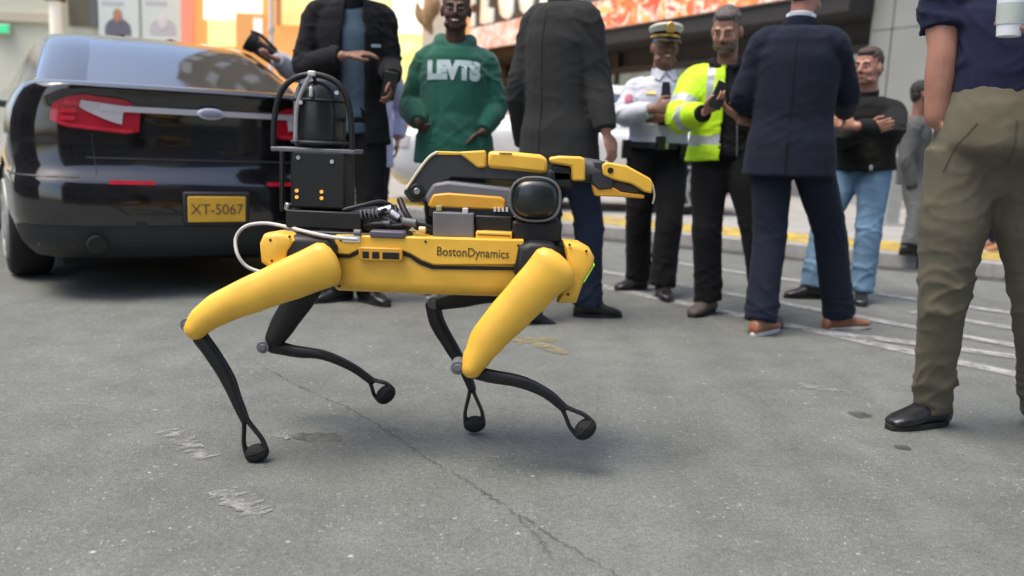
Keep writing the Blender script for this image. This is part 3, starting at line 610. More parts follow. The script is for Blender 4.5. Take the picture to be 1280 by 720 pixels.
for sg in (-1, 1):
    for u0, u1 in ((2.1, 2.48), (2.53, 3.0), (3.06, 3.70)):
        b = MB(); hi2.patch(b, sg * u0, sg * u1, 1.06, 1.46, .006, .02, 8, 5); put('side_window', b, M['glass'], suv, world=False)
    b = MB(); lo2.patch(b, sg * 2.02, sg * 3.98, .26, .40, .010, .02, 20, 3); put('sill', b, M['trimblack'], suv, world=False)
    b = MB(); lo2.patch(b, sg * 4.25, sg * 4.9, .70, .84, .008, .02, 8, 3); put('headlight', b, M['lens'], suv, world=False)
    b = MB(); b.tube([(sg * .92, 3.05 - LO, 1.08), (sg * 1.02, 3.05 - LO, 1.10), (sg * 1.10, 3.02 - LO, 1.12)], [(.03, .03), (.07, .06), (.09, .07)], n=12); put('wing_mirror', b, M['black'], suv, world=False)
for x, y in WH2: wheel(suv, x + math.copysign(.04, x), y, .36, .235, 1 if x > 0 else -1, M['steel'])
# ------------------------------------------------------------------ the four-legged robot
YN, YF, YC = 2.415, 2.745, 2.58            # near leg plane, far leg plane, middle
BH = 0.118                                 # half width of the trunk
YB = YC - BH
rb0 = V(at(520, 400, YC).x, YC, 0)
rob = thing('robot_dog', rb0, 'yellow four-legged robot dog walking on the road with a folded arm on its back', 'robot')
def pp(lst, Y): return [at(x, y, Y) for x, y in lst]
def slab(name, lst, Y0, Y1, mat, parent=rob, bevel=.004, **k):
    """side outline (photo pixels at the near depth Y0) given real thickness to Y1"""
    mb = MB().prism(pp(lst, Y0), (0, Y1 - Y0, 0)); return put(name, mb, mat, parent, bevel=bevel, **k)
def mid(lst, Y): return pp(lst, Y)
# trunk: rounded box swept along its length
def sq(c, hy, hz, n=28, e=4.0):
    out = []
    for k in range(n):
        t = 2 * math.pi * k / n; cs, sn = math.cos(t), math.sin(t)
        out.append(V(c.x, c.y + hy * math.copysign(abs(cs) ** (2 / e), cs), c.z + hz * math.copysign(abs(sn) ** (2 / e), sn)))
    return out
def trunk(mb, xs, hy, e=4.0, inset=0.0):
    R = []
    for (px, yt, yb, sc) in xs:
        a = at(px, yt, YB); c_ = at(px, yb, YB); m_ = (a + c_) / 2; m_.y = YC; R.append(sq(m_, hy * sc, (a.z - c_.z) / 2 * sc, e=e))
    return mb.rings(R, True)
put('trunk_shell', trunk(MB(), [(416, 293, 366, .94), (420, 292, 367, 1), (470, 294, 369, 1), (540, 297, 372, 1), (610, 299, 374, 1), (642, 300, 375, 1), (648, 301, 374, .95)], BH, 5.0), M['yellow'], rob, smooth=50)
put('chassis', trunk(MB(), [(352, 296, 350, .8), (358, 294, 360, 1), (420, 296, 366, 1), (640, 304, 373, 1), (706, 308, 366, 1), (714, 310, 358, .8)], BH - .022, 5.0), M['black'], rob, smooth=50)
# side panel with the groove under it and the port window
GP = [(421, 318), (436, 319), (450, 312), (470, 312), (500, 313), (513, 318), (526, 326), (542, 332), (644, 334)]
slab('side_groove', GP + [(643, 338), (540, 336.5), (524, 330.5), (512, 322), (498, 318), (452, 316), (437, 322.5), (421, 321.5)], YB - .004, YB + .02, M['black'], bevel=0)
slab('side_panel', [(418, 294)] + [(655, 300.5), (650, 331)] + [(x, y - 1) for x, y in reversed(GP)][1:], YB - .010, YB + .03, M['yellow'], bevel=.003)
o_ = slab('port_frame', [(450, 309), (500, 310.5), (503, 313), (503, 324), (500, 327), (452, 326), (448, 323), (448, 312)], YB - .018, YB + .02, M['yellow_dim'], bevel=.003)
for a0, a1 in ((453, 461), (465, 474), (478, 499)):
    slab('port', [(a0, 314 + (a0 - 450) * .04), (a1, 314 + (a1 - 450) * .04), (a1, 322.5 + (a1 - 450) * .04), (a0, 322.5 + (a0 - 450) * .04)], YB - .0195, YB, M['black'], parent=o_, bevel=.001)
# lettering on the panel
p0 = at(546, 314.2, YB - .0105); p1 = at(636, 318.2, YB - .0105)
tm = text_mesh('BostonDynamics', 1.0, 0.0008, .006); c_ = co(tm); wdt = np.ptp(c_[:, 0]); sc_ = (p1 - p0).length / wdt
ang = math.atan2(p1.z - p0.z, p1.x - p0.x)
tm.transform(Matrix.Translation((p0 + p1) / 2) @ Matrix.Rotation(-ang, 4, 'Y') @ Matrix.Rotation(math.pi / 2, 4, 'X') @ Matrix.Diagonal((sc_, sc_ * 1.18, 1, 1)))
put('panel_lettering', tm, M['ink'], rob, smooth=0)
# hips
def pod(name, lst, Y, half, mat, e=3.0):
    """rounded hip housing from its side outline"""
    mb = MB(); pts = pp(lst, Y); cx = sum((p.x for p in pts)) / len(pts); cz = sum((p.z for p in pts)) / len(pts); R = []
    for d, s_ in ((-1, .72), (-.92, .88), (-.7, .97), (-.3, 1), (.3, 1), (.7, .97), (.92, .88), (1, .72)):
        R.append([V(cx + (p.x - cx) * s_, Y + d * half, cz + (p.z - cz) * s_) for p in pts])
    return put(name, mb.rings(R, True), mat, rob, smooth=45)
for Y, far in ((YN + .055, 0), (YF - .055, 1)):
    dx = 0
    pod('rear_hip_cover', [(334, 291), (352, 288), (366, 290), (376, 297), (366, 312), (362, 333), (342, 334), (331, 326), (329, 302)], Y, .052, M['yellow'])
    pod('hip_motor', [(352, 300), (372, 292), (415, 296), (424, 306), (424, 352), (400, 358), (372, 350), (352, 330)], Y, .046, M['black'])
    pod('hip_motor', [(648, 306), (662, 300), (690, 302), (700, 312), (700, 352), (668, 366), (648, 356), (642, 338)], Y, .046, M['black'])
    pod('front_hip_cover', [(703, 299), (722, 301), (736, 309), (742, 320), (741, 331), (728, 352), (719, 377), (696, 377), (704, 350), (708, 322)], Y, .050, M['yellow'])
    Yl = Y - .0525 if not far else Y + .0525
slab('status_light', [(741.5, 327), (743.5, 331), (731, 352), (725.5, 356), (725, 351), (733, 340)], YN + .02, YN + .08, M['led_green'], bevel=.001)
# legs
def zigrib(mb, path, Y, wid, th):
    return mb.tube(pp(path, Y), [(th, w_) for w_ in wid], n=18, hint=(0, 1, 0), sub=5) if False else mb.tube(pp(path, Y), [(w_, th) for w_ in wid], n=18, hint=(0, 1, 0), sub=5)
def pxm(Y): return Y / F * 1.01
def fork(parent, top, foot, Y, w0):
    """lower end of the shank: two prongs round an open loop and the rubber foot"""
    t = at(*top, Y); f = at(*foot, Y); ax = (f - t); L = ax.length; ax.normalize(); sd_ = V(ax.z, 0, -ax.x)
    m = MB()
    for sg in (-1, 1):
        m.tube([t - ax * .006, t + ax * L * .30 + sd_ * sg * .012, t + ax * L * .72 + sd_ * sg * .027, f + sd_ * sg * .027], [(.008, .011), (.0062, .011), (.006, .011), (.009, .012)], n=10, hint=(0, 1, 0), sub=4)
    put('foot_fork', m, M['carbon'], parent)
    m = MB(); R_ = frame(sd_, ax); m.ell(f + ax * .008, (.036, .027, .026), R_, 20, 12); ft = put('foot', m, M['rubber'], parent)
    m = MB(); m.ring(f + ax * .002, ax, .033, .0035, 24, 6, R2=.024, up=(0, 1, 0)); put('tread_ring', m, M['rubber'], ft)
def leg(thigh, tw, shank, sw, top, foot, Y, side, knee):
    """side -1: near legs, cover faces the camera; +1: far legs, only the black inner half shows"""
    k = pxm(Y); root_y = Y
    m = MB(); m.tube(pp(thigh, Y + side * -.010), [(w_ * k * .90, .024) for w_ in tw], n=18, hint=(0, 1, 0), sub=5); th = put('thigh', m, M['black'], rob)
    m = MB(); m.tube(pp(thigh, Y + side * .014), [(w_ * k, .034) for w_ in tw], n=22, hint=(0, 1, 0), sub=6); put('thigh_cover', m, M['yellow'], th) if side < 0 else put('thigh_cover', MB().tube(pp(thigh, Y + side * .030), [(w_ * k * .9, .022) for w_ in tw], n=22, hint=(0, 1, 0), sub=6), M['yellow'], th)
    sh = put('shank', MB().tube(pp(shank, Y), [(w_ * k, .015) for w_ in sw], n=14, hint=(0, 1, 0), sub=5), M['carbon'], rob)
    fork(sh, top, foot, Y, 0)
    kp_ = at(*knee, Y); m = MB(); m.cyl(kp_ + V(0, -.026, 0), kp_ + V(0, .026, 0), .020, 20); m.cyl(kp_ + V(0, -.030, 0), kp_ + V(0, .030, 0), .011, 16); put('knee_joint', m, M['midgrey'], th, bevel=.002)
# rear near: foot planted
leg([(408, 330), (372, 345), (325, 364), (280, 383), (256, 398), (245, 410)], [29, 27, 24, 21, 18, 15], [(250, 421), (266, 443), (284, 472), (297, 503), (306, 524)], [11, 10.5, 10, 7.5, 6], (306, 522), (320, 563), YN, -1, (238, 404))
# front near: swinging forward
leg([(694, 333), (671, 357), (641, 389), (612, 421), (597, 445), (590, 459)], [31, 28, 26, 23, 18, 14], [(582, 462), (612, 470), (650, 477), (682, 491), (704, 509)], [9, 9, 8.5, 7, 6], (702, 507), (729, 534), YN - .01, -1, (573, 457))
# rear far: swinging
leg([(400, 332), (378, 368), (356, 402), (343, 424)], [22, 21, 18, 14], [(340, 432), (368, 439), (405, 444), (440, 459), (464, 476)], [10, 8, 6.5, 5.5, 5], (462, 474), (480, 491), YF, 1, (331, 432))
# front far: foot planted, thigh nearly level under the trunk
leg([(684, 338), (640, 356), (590, 369), (550, 378)], [22, 20, 15, 11], [(541, 380), (547, 404), (563, 432), (580, 461), (590, 486)], [10, 10, 9, 7, 5.5], (589, 484), (593, 527), YF - .01, 1, (543, 377))
# ---- payload at the rear of the back
def bxp(name, x0, y0, x1, y1, Y0, Y1, mat, parent=rob, bevel=.004):
    return slab(name, [(x0, y0), (x1, y0 + (x1 - x0) * .0436), (x1, y1 + (x1 - x0) * .0436), (x0, y1)], Y0, Y1, mat, parent, bevel)
bxp('back_rail', 352, 287, 512, 294, YC - .10, YC - .08, M['darkgrey']); bxp('back_rail', 352, 287, 512, 294, YC + .08, YC + .10, M['darkgrey'])
bxp('payload_plate', 357, 262, 452, 284, YC - .085, YC + .085, M['black'])
bxp('payload_box', 364, 187, 432, 260, YC - .075, YC + .075, M['black'], bevel=.008)
for lx in (371, 402):
    for ly in (239, 247):
        q = at(lx, ly + (lx - 364) * .0436 - 1, YC - .0755); put('status_led', MB().cyl(q + V(0, .004, 0), q + V(0, -.003, 0), .0052, 12), M['led_amber'], rob)
for sx, sy in ((373, 197), (415, 202)):
    q = at(sx, sy, YC - .0755); put('screw', MB().cyl(q + V(0, .004, 0), q + V(0, -.003, 0), .006, 10), M['silver'], rob)
slab('wedge_cover', [(436, 264), (462, 261), (512, 286), (505, 293), (436, 286)], YC - .07, YC + .05, M['darkgrey'])
# camera dome in its cage
dm = MB(); R = []
for (py, hw) in ((96, 8), (98, 16), (103, 23), (112, 28), (124, 31), (140, 32), (165, 32), (180, 31), (184, 28)):
    a = at(399.5, py, YC); r_ = hw * YC / F; R.append([V(a.x + r_ * math.cos(6.2832 * k / 32), a.y + r_ * math.sin(6.2832 * k / 32), a.z) for k in range(32)])
dome = put('camera_dome', dm.rings(R, True), M['gloss'], rob, smooth=60)
q = at(399.5, 150, YC); put('dome_band', MB().ring(at(399.5, 126, YC), (0, 0, 1), 33.2 * YC / F, .004, 40, 8), M['black'], dome)
put('dome_band', MB().ring(at(399.5, 178, YC), (0, 0, 1), 33.2 * YC / F, .005, 40, 8), M['darkgrey'], dome)
cg = MB(); arch = [(342, 186), (343, 150), (350, 118), (366, 99), (392, 93), (418, 101), (433, 120), (439, 150), (440, 188)]
for dy in (-.06, .06): put('cage_hoop', MB().tube(pp(arch, YC + dy), [.0085] * 9, n=10, sub=5), M['black'], rob)
for (x, y) in ((343, 150), (392, 93), (439, 150), (366, 99)): put('cage_bar', MB().cyl(at(x, y, YC - .06), at(x, y, YC + .06), .006, 10), M['black'], rob)
bxp('cage_base', 338, 183, 443, 188.5, YC - .075, YC + .075, M['midgrey'], bevel=.003)
put('strap', MB().tube(pp([(389, 92), (381, 106), (374, 122), (370, 142), (369, 176)], YC - .072), [(.006, .003)] * 5, n=10, hint=(0, 1, 0)), P('grey_strap', (.32, .32, .33), .35, .3), rob)
bxp('strap_buckle', 384, 88, 394, 95, YC - .078, YC - .05, P('pale_buckle', (.6, .6, .6), .3, .2)); bxp('strap_clip', 386, 108, 390, 121, YC - .09, YC - .07, P('pale_clip', (.6, .62, .62), .3, .2))
for (x, y) in ((421, 116), (376, 128)):
    q = at(x, y, YC - .078); put('cage_bolt', MB().cyl(q + V(0, .006, 0), q + V(0, -.004, 0), .006, 10), M['silver'], rob)
for x in (352, 366, 428):
    bxp('cage_leg', x - 3, 188, x + 3, 264, YC + .05, YC + .062, M['black'])
# cables and connectors
def hose(name, pts, r, mat, par=rob): return put(name, MB().tube([at(x, y, Y) for x, y, Y in pts], [r] * len(pts), n=10, sub=6), mat, par)
hose('antenna_loop', [(446, 299, YB - .03), (420, 297, YB - .03), (388, 291, YB - .02), (356, 283, YC - .05), (330, 279, YC), (307, 283, YC + .02), (295, 297, YC + .02), (297, 318, YC), (310, 334, YC), (334, 342, YC)], .0052, M['cable'])
hose('signal_cable', [(447, 276, YC - .07), (458, 266, YC - .08), (470, 269, YC - .085), (482, 262, YC - .06), (500, 270, YC - .05)], .006, M['black'])
hose('signal_cable', [(447, 284, YC - .06), (470, 280, YC - .09), (492, 283, YC - .08), (520, 280, YC - .06), (540, 285, YC - .05)], .007, M['black'])
hose('signal_cable', [(430, 262, YC - .07), (455, 256, YC - .06), (478, 252, YC - .03), (496, 262, YC)], .006, M['darkgrey'])
hose('signal_cable', [(500, 250, YC - .03), (508, 268, YC - .06), (522, 284, YC - .06), (540, 290, YC - .05)], .009, M['black'])
hose('signal_cable', [(494, 258, YC - .02), (500, 280, YC - .06), (514, 294, YC - .07)], .006, M['black'])
for k in range(5):
    x = 452 + k * 5; q = at(x, 268 - k * .4, YC - .08); put('cable_coil', MB().ring(q, (1, 0, .2), .011, .0028, 18, 6), M['midgrey'], rob)
def connector(x, y, Y, r, L, dx, dz, mat):
    a = at(x, y, Y); d_ = V(dx, -.1, dz).normalized(); return put('connector', MB().cyl(a - d_ * L / 2, a + d_ * L / 2, r, 16), mat, rob, bevel=.002)
connector(481, 263, YC - .05, .013, .045, 1, .25, M['silver']); connector(494, 269, YC - .06, .011, .03, .6, -.4, M['silver']); connector(512, 278, YC - .07, .012, .04, 1, -.1, M['midgrey']); connector(478, 281, YC - .08, .012, .05, 1, .1, M['darkgrey']); connector(528, 287, YC - .08, .009, .02, 1, 0, P('cream_plug', (.6, .52, .3), .5)); connector(360, 258, YC - .05, .010, .02, .3, 1, M['silver']); connector(447, 291, YB - .005, .010, .02, 1, 0, M['midgrey'])
bxp('cable_clamp', 462, 288, 506, 297, YB - .016, YB + .03, P('purple_grey_clamp', (.09, .085, .11), .5), bevel=.005)
bxp('white_label', 428, 294, 450, 302, YB - .0125, YB - .0105, P('white_sticker', (.62, .64, .62), .5), bevel=0)
bxp('control_box', 541, 265, 592, 296, YC - .09, YC - .0, M['midgrey'], bevel=.003)
bxp('battery_box', 594, 269, 640, 287, YC - .07, YC + .06, M['black'], bevel=.004)
bxp('deck_rail', 595, 289, 640, 299, YC - .10, YC - .06, M['yellow'], bevel=.003); bxp('deck_rail_slot', 597, 292.5, 638, 294, YC - .1015, YC - .099, M['ink'], bevel=0)
for x, y, c in ((578, 260, .6), (545, 257, .35)): bxp('white_spacer' if c > .5 else 'brass_spacer', x, y, x + 7, y + 7, YC - .08, YC - .06, P('spacer', (c, c * .95, c * (.9 if c > .5 else .35)), .5), bevel=.002)
for k in range(5): bxp('vent_fin', 612 + k * 5, 259.5, 615 + k * 5, 264.5, YC - .06, YC - .04, P('fin_white', (.6, .6, .58), .5), bevel=0) if k else None
bxp('mount_frame', 536, 258, 642, 270, YC - .05, YC + .05, M['black'], bevel=.003)
# ---- arm
bxp('turret_base', 640, 276, 702, 302, YC - .085, YC + .085, M['black'], bevel=.008)
dr = MB(); c0 = at(669, 249, YC - .085); R = []
def rr(hw, hh, y, e=2.6, n=40):
    k = YC / F; return [V(c0.x + hw * k * math.copysign(abs(math.cos(t)) ** (2 / e), math.cos(t)), y, c0.z + hh * k * math.copysign(abs(math.sin(t)) ** (2 / e), math.sin(t))) for t in [6.2832 * i / n for i in range(n)]]
for hw, hh, y in ((8, 7, -.112), (20, 17, -.107), (26, 22, -.098), (28.5, 24, -.088), (29, 25, -.08), (29, 25, .08), (26, 22, .098)): R.append(rr(hw, hh, YC + y))
drum = put('shoulder_drum', dr.rings(R, True), M['gloss'], rob, smooth=50)
rg = MB(); a = rr(30, 26, 0); n_ = len(a); vs = []; fs = []
for i, p in enumerate(a):
    o = V(p.x - c0.x, 0, p.z - c0.z).normalized()
    for k in range(8):
        t = 6.2832 * k / 8; vs.append(V(p.x, YC - .092, p.z) + o * .0042 * math.cos(t) + V(0, .0042 * math.sin(t), 0))
for i in range(n_):
    for k in range(8): fs.append((i * 8 + k, i * 8 + (k + 1) % 8, ((i + 1) % n_) * 8 + (k + 1) % 8, ((i + 1) % n_) * 8 + k))
put('drum_rim', rg.add(vs, fs), P('rim_grey', (.12, .125, .125), .35), drum)
slab('upper_arm', [(530, 247), (541, 229), (560, 226), (640, 235), (648, 248), (640, 262), (600, 263), (536, 259)], YC - .045, YC + .045, M['midgrey'], bevel=.010)
slab('upper_arm_cover', [(534, 257), (541, 243), (560, 241), (626, 246), (632, 250), (632, 259), (626, 263), (556, 260), (538, 260)], YC - .052, YC + .052, M['yellow_dim'], bevel=.008)
# elbow plates and forearm
slab('elbow_plate', [(504, 241), (512, 225), (545, 189), (584, 191), (600, 205), (690, 215), (690, 229), (640, 226), (566, 222), (551, 230), (533, 252), (514, 253)], YC - .036, YC + .036, M['darkgrey'], bevel=.005)
put('elbow_joint', MB().cyl(at(521, 239, YC - .044), at(521, 239, YC + .044), .022, 24), M['black'], rob, bevel=.003)
put('elbow_bolt', MB().cyl(at(521, 239, YC - .052), at(521, 239, YC - .03), .009, 14), M['silver'], rob, bevel=.001)
put('elbow_edge', MB().tube(pp([(508, 236), (522, 215), (536, 197), (546, 190.5)], YC - .038), [(.0042, .004)] * 4, n=8, hint=(0, 1, 0)), P('pale_edge', (.68, .62, .46), .4), rob)
slab('elbow_strip', [(543, 189), (586, 190.5), (588, 194), (546, 193.5)], YC - .039, YC + .039, M['yellow'], bevel=.002)
slab('elbow_cover', [(571, 190), (606, 188), (608, 209), (597, 210), (586, 201)], YC - .043, YC + .043, M['yellow'], bevel=.005)
slab('forearm_tube', [(606, 206), (690, 212), (740, 216), (740, 228), (690, 228), (606, 222)], YC - .034, YC + .034, M['black'], bevel=.008)
slab('forearm_cover', [(610, 189), (640, 190), (676, 193.5), (684, 198), (685, 216), (676, 217), (640, 213), (610, 210)], YC - .046, YC + .046, M['yellow'], bevel=.010)
slab('forearm_label', [(624, 190.6), (640, 191.2), (640, 192.6), (624, 192)], YC - .0475, YC - .045, M['ink'], bevel=0)
slab('wrist_cover', [(687, 197), (700, 195), (727, 196), (732, 199), (732, 226), (715, 226), (714, 208), (688, 204)], YC - .042, YC + .042, M['yellow'], bevel=.006)
slab('wrist_motor', [(690, 206), (714, 209), (716, 236), (692, 234)], YC - .034, YC + .034, M['black'], bevel=.006)
put('wrist_tube', MB().tube(pp([(728, 211), (745, 213), (757, 215)], YC), [.033, .031, .028], n=20, dome=False), P('wrist_grey', (.10, .10, .11), .4, .3), rob)
slab('gripper_body', [(742, 200), (758, 203), (768, 222), (766, 236), (748, 238), (738, 228)], YC - .030, YC + .030, M['darkgrey'], bevel=.006)
j_ = slab('gripper_jaw', [(752, 206), (759, 202.5), (784, 207), (813, 223), (817, 230), (815, 242), (806, 240), (790, 230), (768, 225), (754, 219)], YC - .034, YC + .034, M['yellow'], bevel=.005)
q = at(763, 213, YC - .034); put('jaw_pivot', MB().cyl(q + V(0, .01, 0), q + V(0, -.003, 0), .0085, 16), M['black'], j_)
slab('lower_jaw', [(740, 231), (762, 231), (776, 240), (806, 244), (805, 248.5), (772, 246), (744, 245)], YC - .026, YC + .026, M['yellow_dim'], bevel=.003)
slab('jaw_mechanism', [(764, 224), (790, 231), (800, 238), (796, 243), (770, 239), (762, 232)], YC - .018, YC + .018, P('dark_bronze', (.05, .04, .03), .5), bevel=.004)
hose('jaw_cable', [(816, 232, YC), (818, 244, YC), (816, 254, YC)], .003, P('pale_cable', (.6, .55, .45), .5))

# small hardware on the shell
def bolt(x, y, Y, r=.0042, par=None, mat='midgrey'):
    q = at(x, y, Y); put('bolt', MB().cyl(q + V(0, .003, 0), q + V(0, -.0016, 0), r, 10), M[mat], par or rob)
for x, y in ((426, 300), (648, 307), (532, 302), (646, 326), (424, 358), (638, 368)): bolt(x, y, YB - (.010 if y < 330 else .0015), .0036, None, 'black')
for Y, nm in ((YN + .003, 0),):
    for x, y in ((338, 300), (340, 326), (362, 296), (733, 314), (712, 306), (710, 368)): bolt(x, y, Y, .0036, None, 'black')
# ------------------------------------------------------------------ people
UP = V(0, 0, 1)
def ik(h, a, pole, bend):
    d = a - h; L = d.length; l = L * .5 * bend; k = math.sqrt(max(l * l - L * L / 4, 0)); m_ = (h + a) / 2; pv = (pole - d * (pole.dot(d) / d.length_squared)); return m_ + pv.normalized() * k
def hand(mb, w_, d, n_, th, curl=.5, sc=1.0, spread=.12, thumb=.6):
    """palm, four fingers of different lengths bent towards the palm normal n_, thumb on side th"""
    d = d.normalized(); n_ = (n_ - d * n_.dot(d)).normalized(); s_ = d.cross(n_)
    if s_.dot(th) < 0: s_ = -s_
    P0 = w_ + d * .01 * sc; P1 = w_ + d * .088 * sc
    mb.tube([w_ - d * .03 * sc, P0, w_ + d * .05 * sc, P1], [(.026 * sc, .019 * sc), (.028 * sc, .017 * sc), (.041 * sc, .015 * sc), (.040 * sc, .012 * sc)], n=14, hint=n_, sub=3)
    for i, (off, ln) in enumerate(((.029, .070), (.010, .079), (-.010, .073), (-.028, .057))):
        b = P1 + s_ * off * sc - d * abs(off) * .22; dd = (d + s_ * off * spread * 12).normalized(); q = [b - d * .015 * sc, b]; c_ = b; bend = curl * (.8 + .08 * i)
        for k, fr in enumerate((.45, .31, .24)):
            a = bend * (k + .55) * .95; dr = (dd * math.cos(a) + n_ * math.sin(a)); c_ = c_ + dr * ln * fr * sc; q.append(c_)
        mb.tube(q, [.0090 * sc, .0090 * sc, .0084 * sc, .0078 * sc, .0068 * sc], n=8, sub=2)
    tb = w_ + d * .028 * sc + s_ * .026 * sc; t1 = tb + (d * .6 + s_ * .7 + n_ * .25 * thumb).normalized() * .035 * sc; t2 = t1 + (d * .85 + s_ * .25 * (1 - thumb) + n_ * .5 * thumb).normalized() * .032 * sc; t3 = t2 + (d * .9 - s_ * .1 + n_ * .4 * thumb).normalized() * .022 * sc
    mb.tube([w_ + d * .012 * sc + s_ * .012 * sc, tb, t1, t2, t3], [.014 * sc, .0135 * sc, .0105 * sc, .0098 * sc, .0078 * sc], n=8, sub=2)
def headshape(mb, o, R, s=1.0, smile=False, fat=1.0):
    def e(c, r): mb.ell(o + R @ (V(*c) * s), V(*r) * s, R, 20, 14)
    e((0, -.012, .150), (.076, .097, .090)); e((0, .010, .105), (.068 * fat, .080, .085)); e((0, .030, .055), (.056 * fat, .058, .055)); e((0, .068, .025), (.032, .025, .024)); e((0, .074, .040), (.030, .019, .022))
    for g in (-1, 1):
        e((g * .036, .062, .085), (.028 * fat, .026, .030)); e((g * .030, .080, .141), (.026, .014, .011)); e((g * .079, -.008, .105), (.010, .021, .033)); e((g * .046 * fat, .030, .035), (.020, .045, .022))
        e((g * .012, .096, .082), (.010, .011, .009)); e((g * .031, .078, .120), (.0165, .012, .012))
    mb.tube([o + R @ (V(0, .088, .135) * s), o + R @ (V(0, .099, .112) * s), o + R @ (V(0, .111, .090) * s)], [.009 * s, .0105 * s, .0135 * s], n=10)
    e((0, .083, .052), (.026, .014, .016)); e((0, -.03, .04), (.05, .05, .05))
def shoe(par, A, td, pitch, mats, boot=False, big=1.0, lift=0.0, label=None):
    td = V(td.x, td.y, 0).normalized(); lat = td.cross(UP)
    pt = Matrix.Rotation(pitch, 3, lat); o = A - UP * .085
    def w2(x, y, z): return o + pt @ (lat * x + td * (y * big) + UP * z) if pitch <= 0 else o + td * .12 + pt @ (lat * x + td * (y * big - .12) + UP * z)
    up_ = MB(); R = []
    for y, hw, tz in ((-.078, .020, .050), (-.070, .031, .080), (-.045, .036, .098), (-.005, .038, .108), (.035, .039, .100), (.075, .043, .078), (.115, .047, .062), (.150, .045, .052), (.178, .034, .042), (.192, .018, .033)):
        r = []
        for k in range(16):
            t = 2 * math.pi * k / 16; cs, sn = math.cos(t), math.sin(t); z = .012 + (tz - .012) * (.5 + .5 * math.copysign(abs(sn) ** .8, sn)); r.append(w2(hw * math.copysign(abs(cs) ** .75, cs), y, z))
        R.append(r)
    up_.rings(R, True)
    if boot: up_.tube([w2(0, -.02, .07), w2(0, -.018, .13), w2(0, -.016, .19)], [(.036, .045), (.038, .048), (.042, .052)], n=16, hint=td)
    so_ = put('shoe', up_, mats[0], par, smooth=60, label=label)
    sl = MB(); n_ = 24; pts = []
    for k in range(n_):
        t = 2 * math.pi * k / n_; y = .058 + .140 * math.cos(t); hw = .041 + .008 * math.cos(t) * .6
        pts.append(w2(hw * math.copysign(abs(math.sin(t)) ** .7, math.sin(t)), y, .0))
    sl.prism(pts, pt @ UP * .020); put('sole', sl, mats[1], so_, bevel=.003)
    if not boot:
        lc = MB()
        for y in (.045, .062, .079): lc.tube([w2(-.020, y, .092 - (y - .04) * .45), w2(0, y + .004, .103 - (y - .04) * .48), w2(.020, y, .092 - (y - .04) * .45)], [.003] * 3, n=6)
        lo_ = put('laces', lc, mats[1], so_); lo_['kind'] = 'stuff'
    return so_
def wrinkle(me, amp, seed, fr=None, joints=(), jamp=.008):
    """cloth: slow swell, plus crisp slanting creases gathered near the joints"""
    c_ = co(me); n_ = nrm(me); o = V(seed * 3.1, seed * 1.7, seed * 5.3); J = [(V(*j[0]), j[1]) for j in joints]
    out = np.empty(len(c_)); nz = noise.noise
    for i, p in enumerate(c_):
        x, y, z = p; wv = nz(V(x * 3.1, y * 3.1, z * 3.1) + o)
        low = nz(V(x * 5, y * 5, z * 4) + o)
        u1 = nz(V(x * 4 - z * 2.5, y * 5, z * 11 + x * 7 + y * 5 + wv * 2.4) + o); u2 = nz(V(x * 4 + z * 2.5, y * 5 + 7, z * 12 - x * 8 - y * 4 + wv * 2.0) - o)
        r1 = max(0.0, 1 - abs(u1) * 3.4); r2 = max(0.0, 1 - abs(u2) * 3.8)
        cr = r1 * r1 + .8 * r2 * r2
        m_ = .12 + .18 * max(0, wv)
        for jp, jr in J:
            d2 = (x - jp.x) ** 2 + (y - jp.y) ** 2 + (z - jp.z) ** 2; m_ = max(m_, math.exp(-d2 / (jr * jr)))
        out[i] = amp * .8 * low + jamp * 1.05 * m_ * (cr - .45)
    setco(me, c_ + n_ * out[:, None]); return me
def setmats(me, fn):
    n = len(me.polygons); c_ = np.empty(n * 3); me.polygons.foreach_get('center', c_); c_ = c_.reshape(-1, 3)
    me.polygons.foreach_set('material_index', np.array([fn(V(*p)) for p in c_], dtype=np.int32))
def cutfaces(me, fn):
    b = bmesh.new(); b.from_mesh(me); bmesh.ops.delete(b, geom=[f for f in b.faces if fn(f.calc_center_median())], context='FACES'); b.to_mesh(me); b.free(); return me
class Ctx: pass
